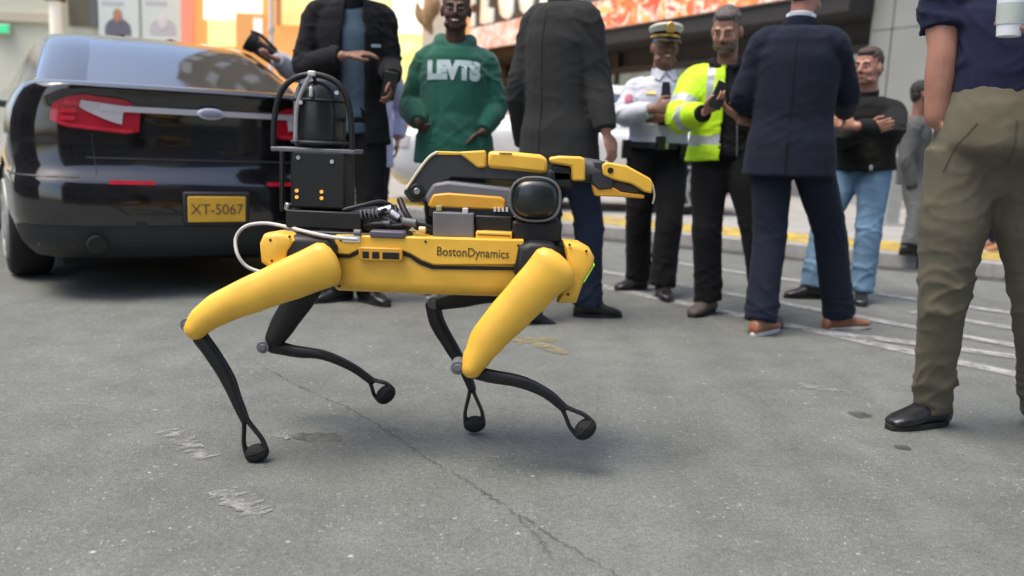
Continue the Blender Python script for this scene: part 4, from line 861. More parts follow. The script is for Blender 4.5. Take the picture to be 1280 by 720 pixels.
def person(label, D, neck, pel, face, skinmat, legs, arms, top, trousers, shoes, head=None, bw=1.0, bd=1.0, shw=.185, group=None, lean=None, vox=.0065, seed=1, ak=1.0):
    k = Ctx(); k.seed = seed
    fa = math.radians(face); fwd = V(math.sin(fa), -math.cos(fa), 0); rgt = fwd.cross(UP); k.fwd, k.rgt, k.D = fwd, rgt, D
    def px(q): return at(q[0], q[1], D + (q[2] if len(q) > 2 else 0))
    nk = px(neck); pv = px(pel); sp = nk - pv; su = sp.normalized(); k.neck, k.pel, k.su, k.sl = nk, pv, su, sp.length
    k.sh = {s: nk - su * .088 + rgt * ((shw - .020) * (1 if s == 'R' else -1)) - fwd * .012 for s in 'RL'}
    k.hip = {s: pv + rgt * (.088 * (1 if s == 'R' else -1)) - UP * .02 for s in 'RL'}
    k.el, k.wr, k.hd, k.an, k.kn, k.td = {}, {}, {}, {}, {}, {}
    for s in 'RL':
        a = arms.get(s) or {}
        if 'e' in a and len(a['e']) == 4: k.el[s] = at(a['e'][0], a['e'][1], D + a['e'][2])
        elif 'e' in a: k.el[s] = reach(a['e'][0], a['e'][1], k.sh[s], .29, a['e'][2])
        else: k.el[s] = k.sh[s] - UP * .285 + rgt * (.06 if s == 'R' else -.06) - fwd * .03
        if 'w' in a and len(a['w']) == 4: k.wr[s] = at(a['w'][0], a['w'][1], D + a['w'][2])
        elif 'w' in a: k.wr[s] = reach(a['w'][0], a['w'][1], k.el[s], .25, a['w'][2])
        else: k.wr[s] = k.el[s] - UP * .235 + fwd * .07
        if 't' in a: k.hd[s] = (reach(a['t'][0], a['t'][1], k.wr[s], .10, a['t'][2]) - k.wr[s]).normalized()
        else: k.hd[s] = (k.wr[s] - k.el[s]).normalized()
        for q, p0, ml in ((k.el, k.sh, .36), (k.wr, k.el, .33)):
            v_ = q[s] - p0[s]
            if v_.length > ml: q[s] = p0[s] + v_.normalized() * ml
        l = legs[s]; an = onz(l['a'][0], l['a'][1], l.get('z', .085) + l.get('g', 0)); 
        if 'Y' in l: an = at(l['a'][0], l['a'][1], l['Y'])
        k.an[s] = an; ta = math.radians(l.get('toe', face)); k.td[s] = V(math.sin(ta), -math.cos(ta), 0)
        k.kn[s] = ik(k.hip[s], an, (k.td[s] + fwd), l.get('bend', 1.008))
    base = (k.an['R'] + k.an['L']) / 2; base.z = min(k.an['R'].z, k.an['L'].z) - .085
    k.base = base
    # ---- one continuous body
    mb = MB()
    st = [(.09, .12, .09), (.13, .140, .098), (.22, .142, .098), (.48, .148, .104), (.70, .162, .106), (.86, .150, .088), (.95, .09, .070), (1.0, .060, .060)]
    mb.tube([pv + sp * f for f, _, _ in st], [(a * bw, b * bd) for _, a, b in st], n=20, hint=fwd, sub=3)
    hf = V(math.sin(math.radians((head or {}).get('a', face))), -math.cos(math.radians((head or {}).get('a', face))), 0)
    pt = (head or {}).get('pitch', 0); rl = (head or {}).get('roll', 0); hs = (head or {}).get('s', 1.0)
    hr = hf.cross(UP); Rm = Matrix.Rotation(math.radians(pt), 3, hr) @ Matrix.Rotation(math.radians(rl), 3, hf); hf2, hr2 = Rm @ hf, Rm @ hr; hu = hr2.cross(hf2)
    R = Matrix(((hr2.x, hf2.x, hu.x), (hr2.y, hf2.y, hu.y), (hr2.z, hf2.z, hu.z)))
    ho = nk + UP * .075 + hf * .035 + V(*(head or {}).get('off', (0, 0, 0))); k.ho, k.hR, k.hs = ho, R, hs
    vox = min(vox, .0056) if (head or {}).get('fine') else vox
    mb.tube([nk - UP * .03, nk + UP * .05 + hf * .01, ho + R @ V(0, -.02, .07)], [.062, .056 * (head or {}).get('fat', 1), .06], n=16, sub=3)
    headshape(mb, ho, R, hs, fat=(head or {}).get('fat', 1))
    for s in 'RL':
        a = arms.get(s) or {}
        mb.tube([nk - su * .06 + rgt * (.05 if s == 'R' else -.05), k.sh[s], k.sh[s].lerp(k.el[s], .5), k.el[s], k.el[s].lerp(k.wr[s], .35), k.wr[s]], [.042, .056 * bw, .048 * bw * ak, .040 * bw * ak, .042 * bw * ak, .028 * ak], n=14, sub=3)
        nn = V(*a['n']) if 'n' in a else (rgt * (-1 if s == 'R' else 1)); tt = V(*a['th']) if 'th' in a else fwd
        hand(mb, k.wr[s] + k.hd[s] * .015, k.hd[s], nn, tt, a.get('curl', .45), a.get('sc', 1.0), thumb=a.get('thumb', .6))
        mb.tube([k.hip[s] + UP * .02, k.hip[s].lerp(k.kn[s], .3), k.kn[s], k.kn[s].lerp(k.an[s], .35), k.an[s]], [.082, .075, .053, .05, .036], n=14, sub=3)
    me = fuse(mb, vox, 3, .45)
    k.o = put('person', me, skinmat, smooth=180); rebase(k.o, base); k.o['label'] = label; k.o['category'] = 'person'
    if group: k.o['group'] = group
    # ---- face
    if head is not None:
        eo = lambda x, y, z: ho + R @ (V(x, y, z) * hs)
        for g in (-1, 1):
            m = MB(); m.ell(eo(g * .031, .0835, .1185), V(.0115, .007, .0055) * hs, R, 12, 8); e_ = put('eye', m, M['eyewhite'], k.o); m = MB(); m.ell(eo(g * .031, .0885, .1185), V(.0052, .004, .0052) * hs, R, 10, 8); put('iris', m, M['eyedark'], e_)
            m = MB(); m.tube([eo(g * .015, .092, .1385), eo(g * .032, .0935, .1435), eo(g * .050, .080, .138)], [(.004, .0035), (.005, .004), (.003, .003)], n=8, hint=hu); put('eyebrow', m, head.get('hair', M['hair_dark']), k.o)
        m = MB(); m.tube([eo(-.024, .090, .050 + (.006 if head.get('smile') else 0)), eo(0, .098, .050), eo(.024, .090, .050 + (.006 if head.get('smile') else 0))], [(.004, .004), (.0075 if head.get('smile') else .006, .006), (.004, .004)], n=8, hint=hf2); lp = put('lips', m, head.get('lip', M['lip']), k.o)
        if head.get('smile'): m = MB(); m.ell(eo(0, .1005, .0525), V(.017, .006, .0045) * hs, R, 12, 8); put('teeth', m, M['teeth'], lp)
        st_ = head.get('style')
        if st_:
            m = MB(); E_ = lambda c, r: m.ell(eo(*c), V(*r) * hs, R, 20, 14)
            if st_ == 'short': E_((0, -.022, .163), (.080, .098, .090)); E_((0, -.060, .11), (.068, .052, .075)); E_((0, .035, .205), (.058, .050, .032))
            if st_ == 'buzz': E_((0, -.022, .158), (.0775, .0955, .088)); E_((0, -.058, .11), (.066, .05, .07))
            if st_ == 'pulled': E_((0, -.024, .160), (.079, .097, .088)); E_((0, -.095, .13), (.035, .035, .04)); E_((0, -.055, .11), (.066, .05, .07))
            hm = fuse(m, .006, 2)
            c_ = co(hm); n2 = nrm(hm); c_ += n2 * np.array([[.004 * noise.noise(V(*p) * 45) + .003 * noise.noise(V(*p) * 110)] for p in c_]); setco(hm, c_); put('hair', hm, head.get('hair', M['hair_dark']), k.o, smooth=180)
        if head.get('beard'):
            m = MB(); E_ = lambda c, r: m.ell(eo(*c), V(*r) * hs, R, 18, 12)
            E_((0, .067, .020), (.036, .032, .026)); E_((-.046, .036, .042), (.020, .040, .034)); E_((.046, .036, .042), (.020, .040, .034)); E_((0, .094, .067), (.030, .010, .007)); E_((-.03, .074, .046), (.012, .02, .022)); E_((.03, .074, .046), (.012, .02, .022))
            hm = fuse(m, .005, 2); c_ = co(hm); n2 = nrm(hm); c_ += n2 * np.array([[.003 * noise.noise(V(*p) * 120)] for p in c_]); setco(hm, c_); put('beard', hm, head.get('beardmat', head.get('hair', M['hair_dark'])), k.o, smooth=180)
    # ---- trousers
    t = dict(waist=.10, thigh=.095, knee=.074, hem=.072, pad=.012, stop=.035); t.update(trousers); mb = MB()
    mb.tube([pv + su * t['waist'], pv + su * .02, pv - UP * .06], [(.152 * bw + t['pad'], .106 * bd + t['pad']), (.168 * bw + t['pad'], .115 * bd + t['pad']), (.10 * bw + t['pad'] * .5, .085 * bd + t['pad'] * .3)], n=22, hint=fwd, sub=4, dome=True)
    for s in 'RL':
        dn = (k.an[s] - k.kn[s]).normalized(); end = k.an[s] + dn * (t['stop'] - .02)
        mb.tube([k.hip[s] + UP * .03, k.hip[s].lerp(k.kn[s], .35), k.kn[s], k.kn[s].lerp(k.an[s], .45), end], [t['thigh'] + .004, t['thigh'], t['knee'], (t['knee'] + t['hem']) / 2 - .003, t['hem']], n=18, hint=k.td[s], sub=4, dome=False)
    tm_ = fuse(mb, .0095, 2)
    jj = [(k.kn[s], .13) for s in 'RL'] + [(k.an[s] + UP * .06, .15) for s in 'RL'] + [(pv - UP * .08, .14)]
    wrinkle(tm_, t.get('amp', .005), seed + .3, joints=jj, jamp=t.get('jamp', .009)); k.trousers = put('trousers', tm_, t['m'], k.o, smooth=180)
    k.tbvh = BVHTree.FromPolygons([v.co.copy() + k.base for v in tm_.vertices], [tuple(f.vertices) for f in tm_.polygons])
    # ---- top
    T = dict(hem=.06, pad=.020, arm=(.070, .060, .052, .042), slv=1.0, neckr=.068, drop=0, flare=0); T.update(top); mb = MB(); p_ = T['pad']
    st = [(-T['hem'] / k.sl, .168 + T['flare'], .118 + T['flare'] * .6), (0, .164 + T['flare'] * .5, .114 + T['flare'] * .4), (.22, .150, .106), (.48, .156, .112), (.70, .168, .112), (.86, .150, .095), (.94, .105, .080), (1.0, T['neckr'] - p_ * .6, T['neckr'] - p_ * .6)]
    st = [st[0]] + [q for q in st[1:] if q[0] > st[0][0] + .03]
    if T['hem'] > .15: st.insert(1, (-T['hem'] * .5 / k.sl, .166 + T['flare'] * .75, .116 + T['flare'] * .5))
    mb.tube([pv + sp * f for f, _, _ in st], [(a * bw + p_, b * bd + p_) for _, a, b in st], n=24, hint=fwd, sub=4, dome=False)
    for s in 'RL':
        A_ = T['arm']; e_, w_ = k.el[s], k.wr[s]
        pts = [nk - su * .045 + rgt * (.06 if s == 'R' else -.06), k.sh[s], k.sh[s].lerp(e_, .5), e_, e_.lerp(w_, .5), w_ - (w_ - e_).normalized() * .005]; rd = [.046 + p_ * .3, A_[0] * .90, (A_[0] * .9 + A_[1]) / 2, A_[1], A_[2], A_[3]]
        if T['slv'] < 1: pts = [pts[0], pts[1], k.sh[s].lerp(e_, .4), k.sh[s].lerp(e_, T['slv'])]; rd = [.046 + p_ * .3, A_[0] * .9, A_[1], A_[2]]
        mb.tube(pts, rd, n=18, sub=4, dome=False)
    if T.get('extra'): T['extra'](mb, k)
    me = fuse(mb, T.get('vox', .0095), 2)
    jj = [(k.el[s], .12) for s in 'RL'] + [(k.sh[s] - su * .06, .12) for s in 'RL'] + [(pv + su * .06, .16)]
    wrinkle(me, T.get('amp', .006), seed, joints=jj, jamp=T.get('jamp', .009))
    k.loc = lambda p: V((p - pv).dot(rgt), (p - pv).dot(fwd), (p - pv).dot(su))
    if T.get('open'): cutfaces(me, lambda p: T['open'](k.loc(p)))
    if T.get('fn'): setmats(me, lambda p: T['fn'](k, p))
    k.bvh = BVHTree.FromPolygons([v.co.copy() for v in me.vertices], [tuple(f.vertices) for f in me.polygons])
    k.top = put(T.get('name', 'jacket'), me, T['m'], k.o, smooth=180)
    if T.get('open'): sm_ = k.top.modifiers.new('thick', 'SOLIDIFY'); sm_.thickness = .006; sm_.offset = -1
    # collar
    if T.get('collar'):
        cm = T['collar']; m = MB(); n_ = 28; inn = []; R_ = []
        cs, cz = T.get('colr', 1.0), T.get('colz', 0)
        for r_, z_ in ((.068, -.03), (.070, .02), (.067, .046), (.061, .046), (.060, .0), (.058, -.03)): R_.append([nk + UP * (z_ + cz - .016 * math.sin(6.2832 * i / n_)) + fwd * (r_ * cs * 1.02 * math.sin(6.2832 * i / n_)) + rgt * (r_ * cs * math.cos(6.2832 * i / n_)) + fwd * .012 for i in range(n_)])
        m.rings(R_, False); k.collar = put('collar', m, cm, k.o, smooth=60)
    for s in 'RL':
        if shoes: shoe(k.o, k.an[s], k.td[s], math.radians(legs[s].get('pitch', 0)), shoes[0], boot=shoes[1] if len(shoes) > 1 else False)
    return k
def onbody(k, x, z, out=.004, ydir=None):
    """point on the front (or back) of the top garment at x to the person's right and z above the pelvis"""
    d = ydir or k.fwd; o = k.pel + k.rgt * x + k.su * z + d * .6; h, n_, i_, dd = k.bvh.ray_cast(o, -d); return (h + n_ * out, n_) if h else (o - d * .45, d)
def badge_on(k, name, pts, mat, out=.004, thick=.006, ydir=None, par=None):
    """small flat piece following the cloth: polygon in (x, z) body coordinates"""
    P_ = [onbody(k, x, z, out, ydir)[0] for x, z in pts]; d = ydir or k.fwd; m = MB().prism(P_, d * thick); return put(name, m, mat, par or k.o, smooth=0)
def seam(k, pts, wd, mat, ydir=None, name='seam', out=.0015):
    b_ = k.bvh; k.bvh = k.tbvh; o = strip_on(k, name, pts, wd, mat, out, .002, ydir); k.bvh = b_; return o
def strip_on(k, name, pts, wd, mat, out=.003, thick=.004, ydir=None, sub=6):
    rows = []; d = ydir or k.fwd
    for i in range(len(pts) - 1):
        for j in range(sub + (i == len(pts) - 2)): rows.append(V(*pts[i], 0).lerp(V(*pts[i + 1], 0), j / sub))
    wl = wd if isinstance(wd, (list, tuple)) else [wd] * len(pts); vs = []; N = len(rows)
    for o in (out + thick, out - .01):
        for i, r in enumerate(rows):
            t = rows[min(i + 1, N - 1)] - rows[max(i - 1, 0)]; s_ = V(-t.y, t.x, 0).normalized(); f = i / (N - 1) * (len(wl) - 1); a = int(min(f, len(wl) - 2)); w_ = wl[a] + (wl[a + 1] - wl[a]) * (f - a)
            for g in (-1, 1): q = r + s_ * g * w_ / 2; h, n_ = onbody(k, q.x, q.y, 0, ydir); vs.append(h + d * o)
    fs = []; n2 = 2 * N
    for i in range(N - 1):
        a = 2 * i; fs += [(a, a + 1, a + 3, a + 2), (n2 + a, n2 + a + 2, n2 + a + 3, n2 + a + 1), (a, a + 2, n2 + a + 2, n2 + a), (a + 1, n2 + a + 1, n2 + a + 3, a + 3)]
    fs += [(0, n2, n2 + 1, 1), (2 * N - 2, 2 * N - 1, n2 + 2 * N - 1, n2 + 2 * N - 2)]
    return put(name, MB().add(vs, fs), mat, k.o, smooth=40)
def text_on(k, name, body, size, x, z, mat, space=1.0, bold=.0, sy=1.0, out=.003, arch=0):
    me = text_mesh(body, size, 0, bold, space); b = bmesh.new(); b.from_mesh(me); bmesh.ops.triangulate(b, faces=b.faces); bmesh.ops.subdivide_edges(b, edges=[e for e in b.edges if e.calc_length() > .012], cuts=2); bmesh.ops.triangulate(b, faces=b.faces); bmesh.ops.subdivide_edges(b, edges=[e for e in b.edges if e.calc_length() > .012], cuts=1)
    for v in b.verts: h, n_ = onbody(k, x - v.co.x, z + v.co.y * sy - arch * v.co.x ** 2, out); v.co = h
    b.to_mesh(me); b.free(); return put(name, me, mat, k.o, smooth=0)
def belt(k, mat, z=.06, extra=0, buckle=None, r=.03):
    m = MB(); n_ = 40; R_ = []; c_ = k.pel + k.su * z
    for dz, o in ((-.02, 0), (-.02, .010), (.02, .010), (.02, 0)):
        R_.append([c_ + k.su * dz + k.rgt * ((.152 + r + o + extra) * math.cos(6.2832 * i / n_)) + k.fwd * ((.106 + r + o + extra) * math.sin(6.2832 * i / n_)) for i in range(n_)])
    m.rings(R_ + [R_[0]], False); b_ = put('belt', m, mat, k.o, smooth=50)
    if buckle: q = c_ + k.fwd * (.106 + r + .012 + extra); mm = MB(); mm.box(q, (.026, .006, .018), frame(k.rgt, k.fwd)); put('buckle', mm, buckle, b_, bevel=.003)
    return b_
def phone(label, c, d, n_, size=(.036, .074, .0045), cat='phone'):
    R_ = frame(d, n_); rt = thing('phone', c, label, cat); m = MB(); m.box(c, (size[1], size[2], size[0]), R_); put('case', m, M['black'], rt, bevel=.004)
    m = MB(); m.box(c + R_ @ V(0, size[2] + .0006, 0), (size[1] - .004, .0006, size[0] - .003), R_); put('screen', m, M['gloss'], rt, smooth=0); return rt
M.update(eyewhite=P('eye_white', (.6, .57, .53), .3), eyedark=P('eye_iris', (.02, .014, .01), .2), hair_dark=P('dark_hair', (.014, .011, .009), .65, 0, .3, 60, .5, 220), hair_brown=P('brown_hair', (.06, .04, .028), .65, 0, .3, 60, .5, 220), hair_grey=P('greying_brown_hair', (.10, .085, .075), .65, 0, .3, 60, .5, 220),
 beard_grey=P('greying_beard', (.13, .10, .08), .7, 0, .3, 60, .4, 220), lip=P('lips', (.30, .11, .09), .45), lip_dark=P('dark_lips', (.11, .04, .035), .45), teeth=P('teeth', (.75, .72, .66), .3),
 skin_light=skin('light_skin', (.38, .20, .145)), skin_pink=skin('ruddy_skin', (.39, .195, .14)), skin_brown=skin('brown_skin', (.21, .105, .07)), skin_dark=skin('dark_brown_skin', (.085, .042, .030)),
 c_black=cloth('black_cloth', (.0055, .006, .007)), c_blackjacket=cloth('black_jacket_cloth', (.009, .0098, .0115), .2), c_tee=cloth('grey_blue_tshirt', (.075, .115, .155)), c_green=cloth('green_hoodie_fleece', (.016, .098, .066), .12, .95, .3, 260, .2), c_coat=cloth('charcoal_coat', (.025, .027, .027), .12), c_jeans_dark=cloth('dark_blue_jeans', (.020, .028, .052), .2),
 c_white=cloth('white_shirt', (.54, .56, .64), .04), c_navy=cloth('navy_suit', (.0105, .0145, .028), .1), c_navyp=cloth('navy_polo', (.014, .017, .045), .15), c_hivis=P('hi_vis_yellow', (.48, .78, .008), .7, 0, .06, 6, .2, 300, emit=(.55, .9, .0), es=.0), c_reflect=P('grey_reflective_tape', (.40, .42, .46), .35, .2, .06, 30), c_olive=cloth('olive_trousers', (.120, .110, .078), .16), c_sweater=cloth('charcoal_sweater', (.011, .012, .0112), .2), c_jeans=cloth('light_blue_jeans', (.13, .225, .33), .3), c_greysuit=cloth('grey_suit', (.085, .090, .088), .1), c_heather=cloth('grey_heather_sweatshirt', (.36, .37, .40), .15), c_lav=cloth('pale_lavender_coat', (.50, .52, .72), .08),
 leather=P('black_leather', (.012, .012, .013), .32, 0, .2, 25, .15, 120, coat=.15), leather_b=P('chestnut_leather', (.30, .125, .065), .4, 0, .2, 25, .15, 120, coat=.2), leather_d=P('dull_brown_leather', (.07, .055, .045), .6, 0, .25, 25, .2, 120), leather_t=P('tan_leather', (.36, .17, .08), .5, 0, .2, 25), sole_b=P('black_sole', (.012, .012, .012), .8), sole_w=P('white_sole', (.62, .60, .54), .7), gold=P('gold_metal', (.75, .50, .14), .35, .8), capwhite=cloth('cap_white', (.72, .70, .62), .04), tie=cloth('dark_navy_tie', (.012, .014, .03)), print_w=P('white_print', (.40, .50, .52), .7, 0, .1, 60), pinkpatch=P('pink_patch', (.45, .13, .20), .7))
M.update(c_seam=cloth('olive_seam', (.085, .077, .055)), c_seamdark=cloth('dark_seam', (.005, .006, .008)), c_seamblue=cloth('jeans_seam', (.07, .12, .18)))
GR = 'people standing around in the road'
# ---- man in an open dark jacket, behind the robot's dome
k = person('man in open dark jacket and grey blue T-shirt, one hand raised to his chest', 5.0, (437, -1), (440, 158), 8, M['skin_brown'],
    dict(R=dict(a=(426, 357), toe=-45), L=dict(a=(460, 359), toe=45)),
    dict(R=dict(e=(381, 82, -.07, 0), w=(428, 70, -.25, 0), t=(462, 66, 1), n=(0, .3, -1), th=(0, -.5, 1), curl=.4, sc=1.1), L=dict(e=(487, 82, .03, 0), w=(490, 97, -.20, 0), t=(489, 118, -1), n=(-1, 0, 0), th=(0, -1, .5), curl=.8)),
    dict(name='jacket', m=M['c_blackjacket'], hem=.10, collar=M['c_blackjacket'], colr=1.2, colz=-.012, pad=.030, arm=(.080, .070, .062, .048), flare=.01, open=lambda q: q.y > .02 and abs(q.x + .005) < .062 + .035 * max(0, (.3 - q.z)) - (.012 if q.z > .55 else 0), amp=.008, jamp=.012),
    dict(m=M['c_black'], knee=.078, hem=.078, thigh=.1), [[M['leather'], M['sole_b']]], dict(a=15, style='buzz', beard=True), shw=.20, group=GR, seed=1, bw=1.05)
m = MB(); mb_st = [(-.06, .150, .112), (.0, .155, .118), (.22, .150, .112), (.48, .152, .118), (.70, .160, .116), (.86, .130, .094), (.95, .085, .076), (1.0, .064, .064)]
m.tube([k.pel + (k.neck - k.pel) * f for f, _, _ in mb_st], [(a * 1.04, b * 1.06) for _, a, b in mb_st], n=24, hint=k.fwd, sub=4, dome=False)
put('t_shirt', wrinkle(fuse(m, .011, 3), .006, 11, joints=[(k.pel, .25)], jamp=.008), M['c_tee'], k.o, smooth=180)
strip_on(k, 'chest_logo', [(-.165, .435), (-.115, .430)], .016, M['print_w'], out=.002, thick=.002, sub=3)
for sg in (-1, 1): strip_on(k, 'lapel', [(sg * .075 - .005, .50), (sg * .088 - .005, .38), (sg * .095 - .005, .18)], [.05, .04, .02], M['c_blackjacket'], out=.004, thick=.006)
c_ = k.wr['L'] + k.hd['L'] * .07 + V(-.005, -.035, .015); phone('black phone held low in the left hand of the man in the open jacket', c_, V(.2, -.2, 1), V(.1, -1, .1))
c_ = k.wr['R'] + k.hd['R'] * .105 + V(.005, -.02, -.018)
t_ = thing('sunglasses', c_, 'dark folded sunglasses held at the chest of the man in the open jacket', 'glasses')
for sg in (-1, 1):
    mm = MB(); mm.ell(c_ + V(sg * .03, 0, 0), (.026, .006, .019)); put('lens', mm, M['gloss'], t_); mm = MB(); mm.tube([c_ + V(sg * .055, 0, .008), c_ + V(sg * .045, .02, .004), c_ + V(sg * -.045, .022, .0)], [.0028] * 3, n=8); put('temple', mm, M['black'], t_)
mm = MB(); mm.tube([c_ + V(-.008, 0, .006), c_ + V(0, -.002, .009), c_ + V(.008, 0, .006)], [.0025] * 3, n=8); put('bridge', mm, M['black'], t_)
# ---- person in the green hoodie
def hood(mb, k):
    for sg in (-1, 1): mb.tube([k.neck - UP * .035 + k.fwd * .085 + k.rgt * sg * .015, k.neck + UP * .005 + k.fwd * .045 + k.rgt * sg * .075, k.neck + UP * .03 - k.fwd * .045 + k.rgt * sg * .082, k.neck + UP * .02 - k.fwd * .115], [.022, .030, .040, .045], n=12)
    q = k.pel + k.su * .07; mb.tube([q - k.rgt * .115 + k.fwd * .118, q + k.fwd * .150, q + k.rgt * .115 + k.fwd * .118], [(.085, .012)] * 3, n=14, hint=k.fwd)
k = person('smiling person in a green hoodie with pale arched lettering, hand by the front pocket', 5.2, (569, 57), (568, 177), 0, M['skin_dark'],
    dict(R=dict(a=(551, 351), toe=-15), L=dict(a=(589, 353), toe=15)),
    dict(R=dict(e=(516, 130, .02, 0), w=(522, 153, -.16, 0), t=(534, 165, 1), n=(.3, 1, .2), th=(0, -.3, 1), curl=.95, sc=.95), L=dict(e=(619, 132, .02, 0), w=(604, 164, -.10, 0), t=(582, 176, 1), n=(1, 0, 0), th=(0, 0, 1), curl=.3)),
    dict(name='hoodie', m=M['c_green'], hem=.125, pad=.044, arm=(.088, .080, .070, .045), flare=.02, extra=hood, amp=.010, jamp=.014),
    dict(m=M['c_black'], thigh=.10, knee=.08, hem=.078), [[M['leather'], M['sole_w']]], dict(a=2, fine=1, style='pulled', smile=True, lip=M['lip_dark'], pitch=-3), shw=.185, group=GR, seed=2, bw=1.03)
text_on(k, 'hoodie_lettering', 'LEVTS', .104, .0, .388, M['print_w'], space=1.05, bold=.009, sy=1.22, arch=.20, out=.0035)
strip_on(k, 'pocket_seam', [(.115, .115), (.145, -.005)], .008, M['c_green'], out=.004); strip_on(k, 'pocket_seam', [(-.115, .115), (-.145, -.005)], .008, M['c_green'], out=.004)
for s in 'RL':
    w_ = k.wr[s]; d_ = (k.wr[s] - k.el[s]).normalized(); m = MB(); m.tube([w_ - d_ * .055, w_ - d_ * .01], [.048, .041], n=18, dome=False); put('cuff', m, M['c_green'], k.o)
# ---- man in a charcoal coat, back to us
k = person('man in a long charcoal coat seen from behind, walking right past the robot arm', 4.72, (703, 4), (699, 168), 138, M['skin_pink'],
    dict(R=dict(a=(735, 377), toe=98, bend=1.006), L=dict(a=(655, 384), toe=105, pitch=-14, bend=1.012)),
    dict(R=dict(e=(747, 100, -.13, 0), w=(757, 163, -.22, 0), t=(766, 192, -1), n=(-.6, .6, 0), th=(.6, .5, 0), curl=.5), L=dict(e=(645, 135, 1), w=(655, 182, 1), curl=.3)),
    dict(name='coat', m=M['c_coat'], hem=.24, pad=.042, collar=M['c_coat'], colr=1.22, colz=-.01, arm=(.086, .076, .068, .056), flare=.022, amp=.006, jamp=.010),
    dict(m=M['c_jeans_dark'], thigh=.098, knee=.080, hem=.082, jamp=.012), [[M['leather'], M['sole_b']]], dict(a=120, style='short', hair=M['hair_brown']), shw=.190, group=GR, seed=3, bw=1.08)
bk = -k.fwd
strip_on(k, 'back_seam', [(0, .60), (0, .2), (0, -.20)], .006, M['c_coat'], out=.001, ydir=bk)
# ---- police officer in white shirt
k = person('police officer in white shirt, dark tie and peaked white cap with folded arms', 5.8, (827, 96), (822, 191), 4, M['skin_brown'],
    dict(R=dict(a=(798, 346), toe=-55), L=dict(a=(828, 355), toe=5)),
    dict(R=dict(e=(779, 143, -.08, 0), w=(814, 137, -.30, 0), t=(838, 132, 1), n=(0, 1, -.2), th=(0, -.2, 1), curl=.35, sc=1.1), L=dict(e=(868, 147, -.08, 0), w=(836, 147, -.24, 0), t=(812, 146, 1), n=(0, 1, 0), th=(0, 0, 1), curl=.5)),
    dict(name='shirt', m=M['c_white'], hem=-.05, pad=.028, arm=(.078, .070, .060, .046), collar=M['c_white'], amp=.008, jamp=.014),
    dict(m=M['c_black'], waist=.09, thigh=.108, knee=.088, hem=.088, pad=.02), [[M['leather'], M['sole_b']]], dict(a=4, fine=1, smile=True, style='buzz', lip=M['lip_dark'], fat=1.08, off=(0, 0, -.01)), shw=.185, group=GR, seed=4, bw=1.06, bd=1.15)
strip_on(k, 'tie', [(0, .44), (.002, .40), (.004, .30), (.006, .17)], [.042, .050, .068, .072], M['tie'], out=.006, thick=.008)
q, _ = onbody(k, .003, .21, .016); m = MB(); m.box(q, (.028, .003, .004), frame(k.rgt, k.fwd)); put('tie_clip', m, M['gold'], k.o)
badge_on(k, 'chest_badge', [(-.105, .385), (-.080, .392), (-.078, .345), (-.092, .328), (-.106, .345)], M['gold'], out=.006)
badge_on(k, 'name_tag', [(.065, .375), (.12, .375), (.12, .360), (.065, .360)], M['gold'], out=.005)
for s, sg in (('R', 1), ('L', -1)):
    m = MB(); q = k.sh[s]; m.box(q + UP * .075 - k.rgt * sg * .035, (.055, .026, .004), frame(k.rgt * sg - UP * .35, k.fwd)); put('shoulder_strap', m, M['tie'], k.o, bevel=.003)
    m = MB()
    for g in (-1, 1): m.prism([k.neck + UP * .022 + k.fwd * .105 + k.rgt * g * .008, k.neck + UP * .048 + k.fwd * .078 + k.rgt * g * .062, k.neck - UP * .012 + k.fwd * .105 + k.rgt * g * .075, k.neck - UP * .032 + k.fwd * .125 + k.rgt * g * .045], k.fwd * .008) if (g == sg) else None
    put('collar_point', m, M['c_white'], k.o)
e_, s_ = k.el['R'], k.sh['R']; ax_ = (e_ - s_).normalized(); out_ = V(-.2, -1, .1); out_ = (out_ - ax_ * out_.dot(ax_)).normalized(); q = s_.lerp(e_, .62) + out_ * .078; m = MB(); m.ell(q, (.026, .034, .006), frame(ax_.cross(out_), ax_)); put('sleeve_patch', m, M['pinkpatch'], k.o)
bl = belt(k, M['leather'], .045, .01, M['silver'], .045)
c_ = k.pel + k.su * .045
for x, y, h, wd, nm in ((.00 + .03, .195, .045, .030, 'radio_pouch'), (.205, .03, .060, .035, 'holster'), (-.14, .155, .045, .035, 'belt_pouch')):
    m = MB(); m.box(c_ + k.rgt * x + k.fwd * y + UP * (.015 if nm == 'radio_pouch' else -.03), (wd, .024, h), frame(k.rgt, k.fwd)); put(nm, m, M['leather'], k.o, bevel=.008)
ho, R, hs = k.ho, k.hR, k.hs
E_ = lambda x, y, z: ho + R @ V(x, y, z)
def capring(z, rx, ry, oy, tilt=0): return [E_(rx * math.cos(6.2832 * i / 32), oy + ry * math.sin(6.2832 * i / 32), z + tilt * math.sin(6.2832 * i / 32)) for i in range(32)]
m = MB(); m.rings([capring(.168, .084, .104, -.008), capring(.200, .086, .106, -.006, .006), capring(.212, .098, .118, .0, .014), capring(.222, .106, .128, .002, .018), capring(.234, .104, .126, .0, .020), capring(.242, .075, .09, -.002, .016), capring(.249, .03, .03, 0, .004)], True); cp = put('cap_crown', m, M['capwhite'], k.o, smooth=50)
m = MB(); m.rings([capring(.160, .087, .107, -.008), capring(.200, .089, .109, -.006, .004)], False); put('cap_band', m, M['c_black'], k.o)
m = MB(); m.rings([capring(.170, .0885, .1085, -.008), capring(.182, .0895, .1095, -.007, .003)], False); put('cap_braid', m, M['gold'], k.o)
top_, bot_ = [], []
for i in range(17):
    t = -1.25 + 2.5 * i / 16; rx, ry = .089 * math.sin(t), .089 * math.cos(t); top_.append((E_(rx, ry + .012, .160), E_(rx * 1.10, .016 + ry * 1.0 + .060 * math.cos(t), .135)))
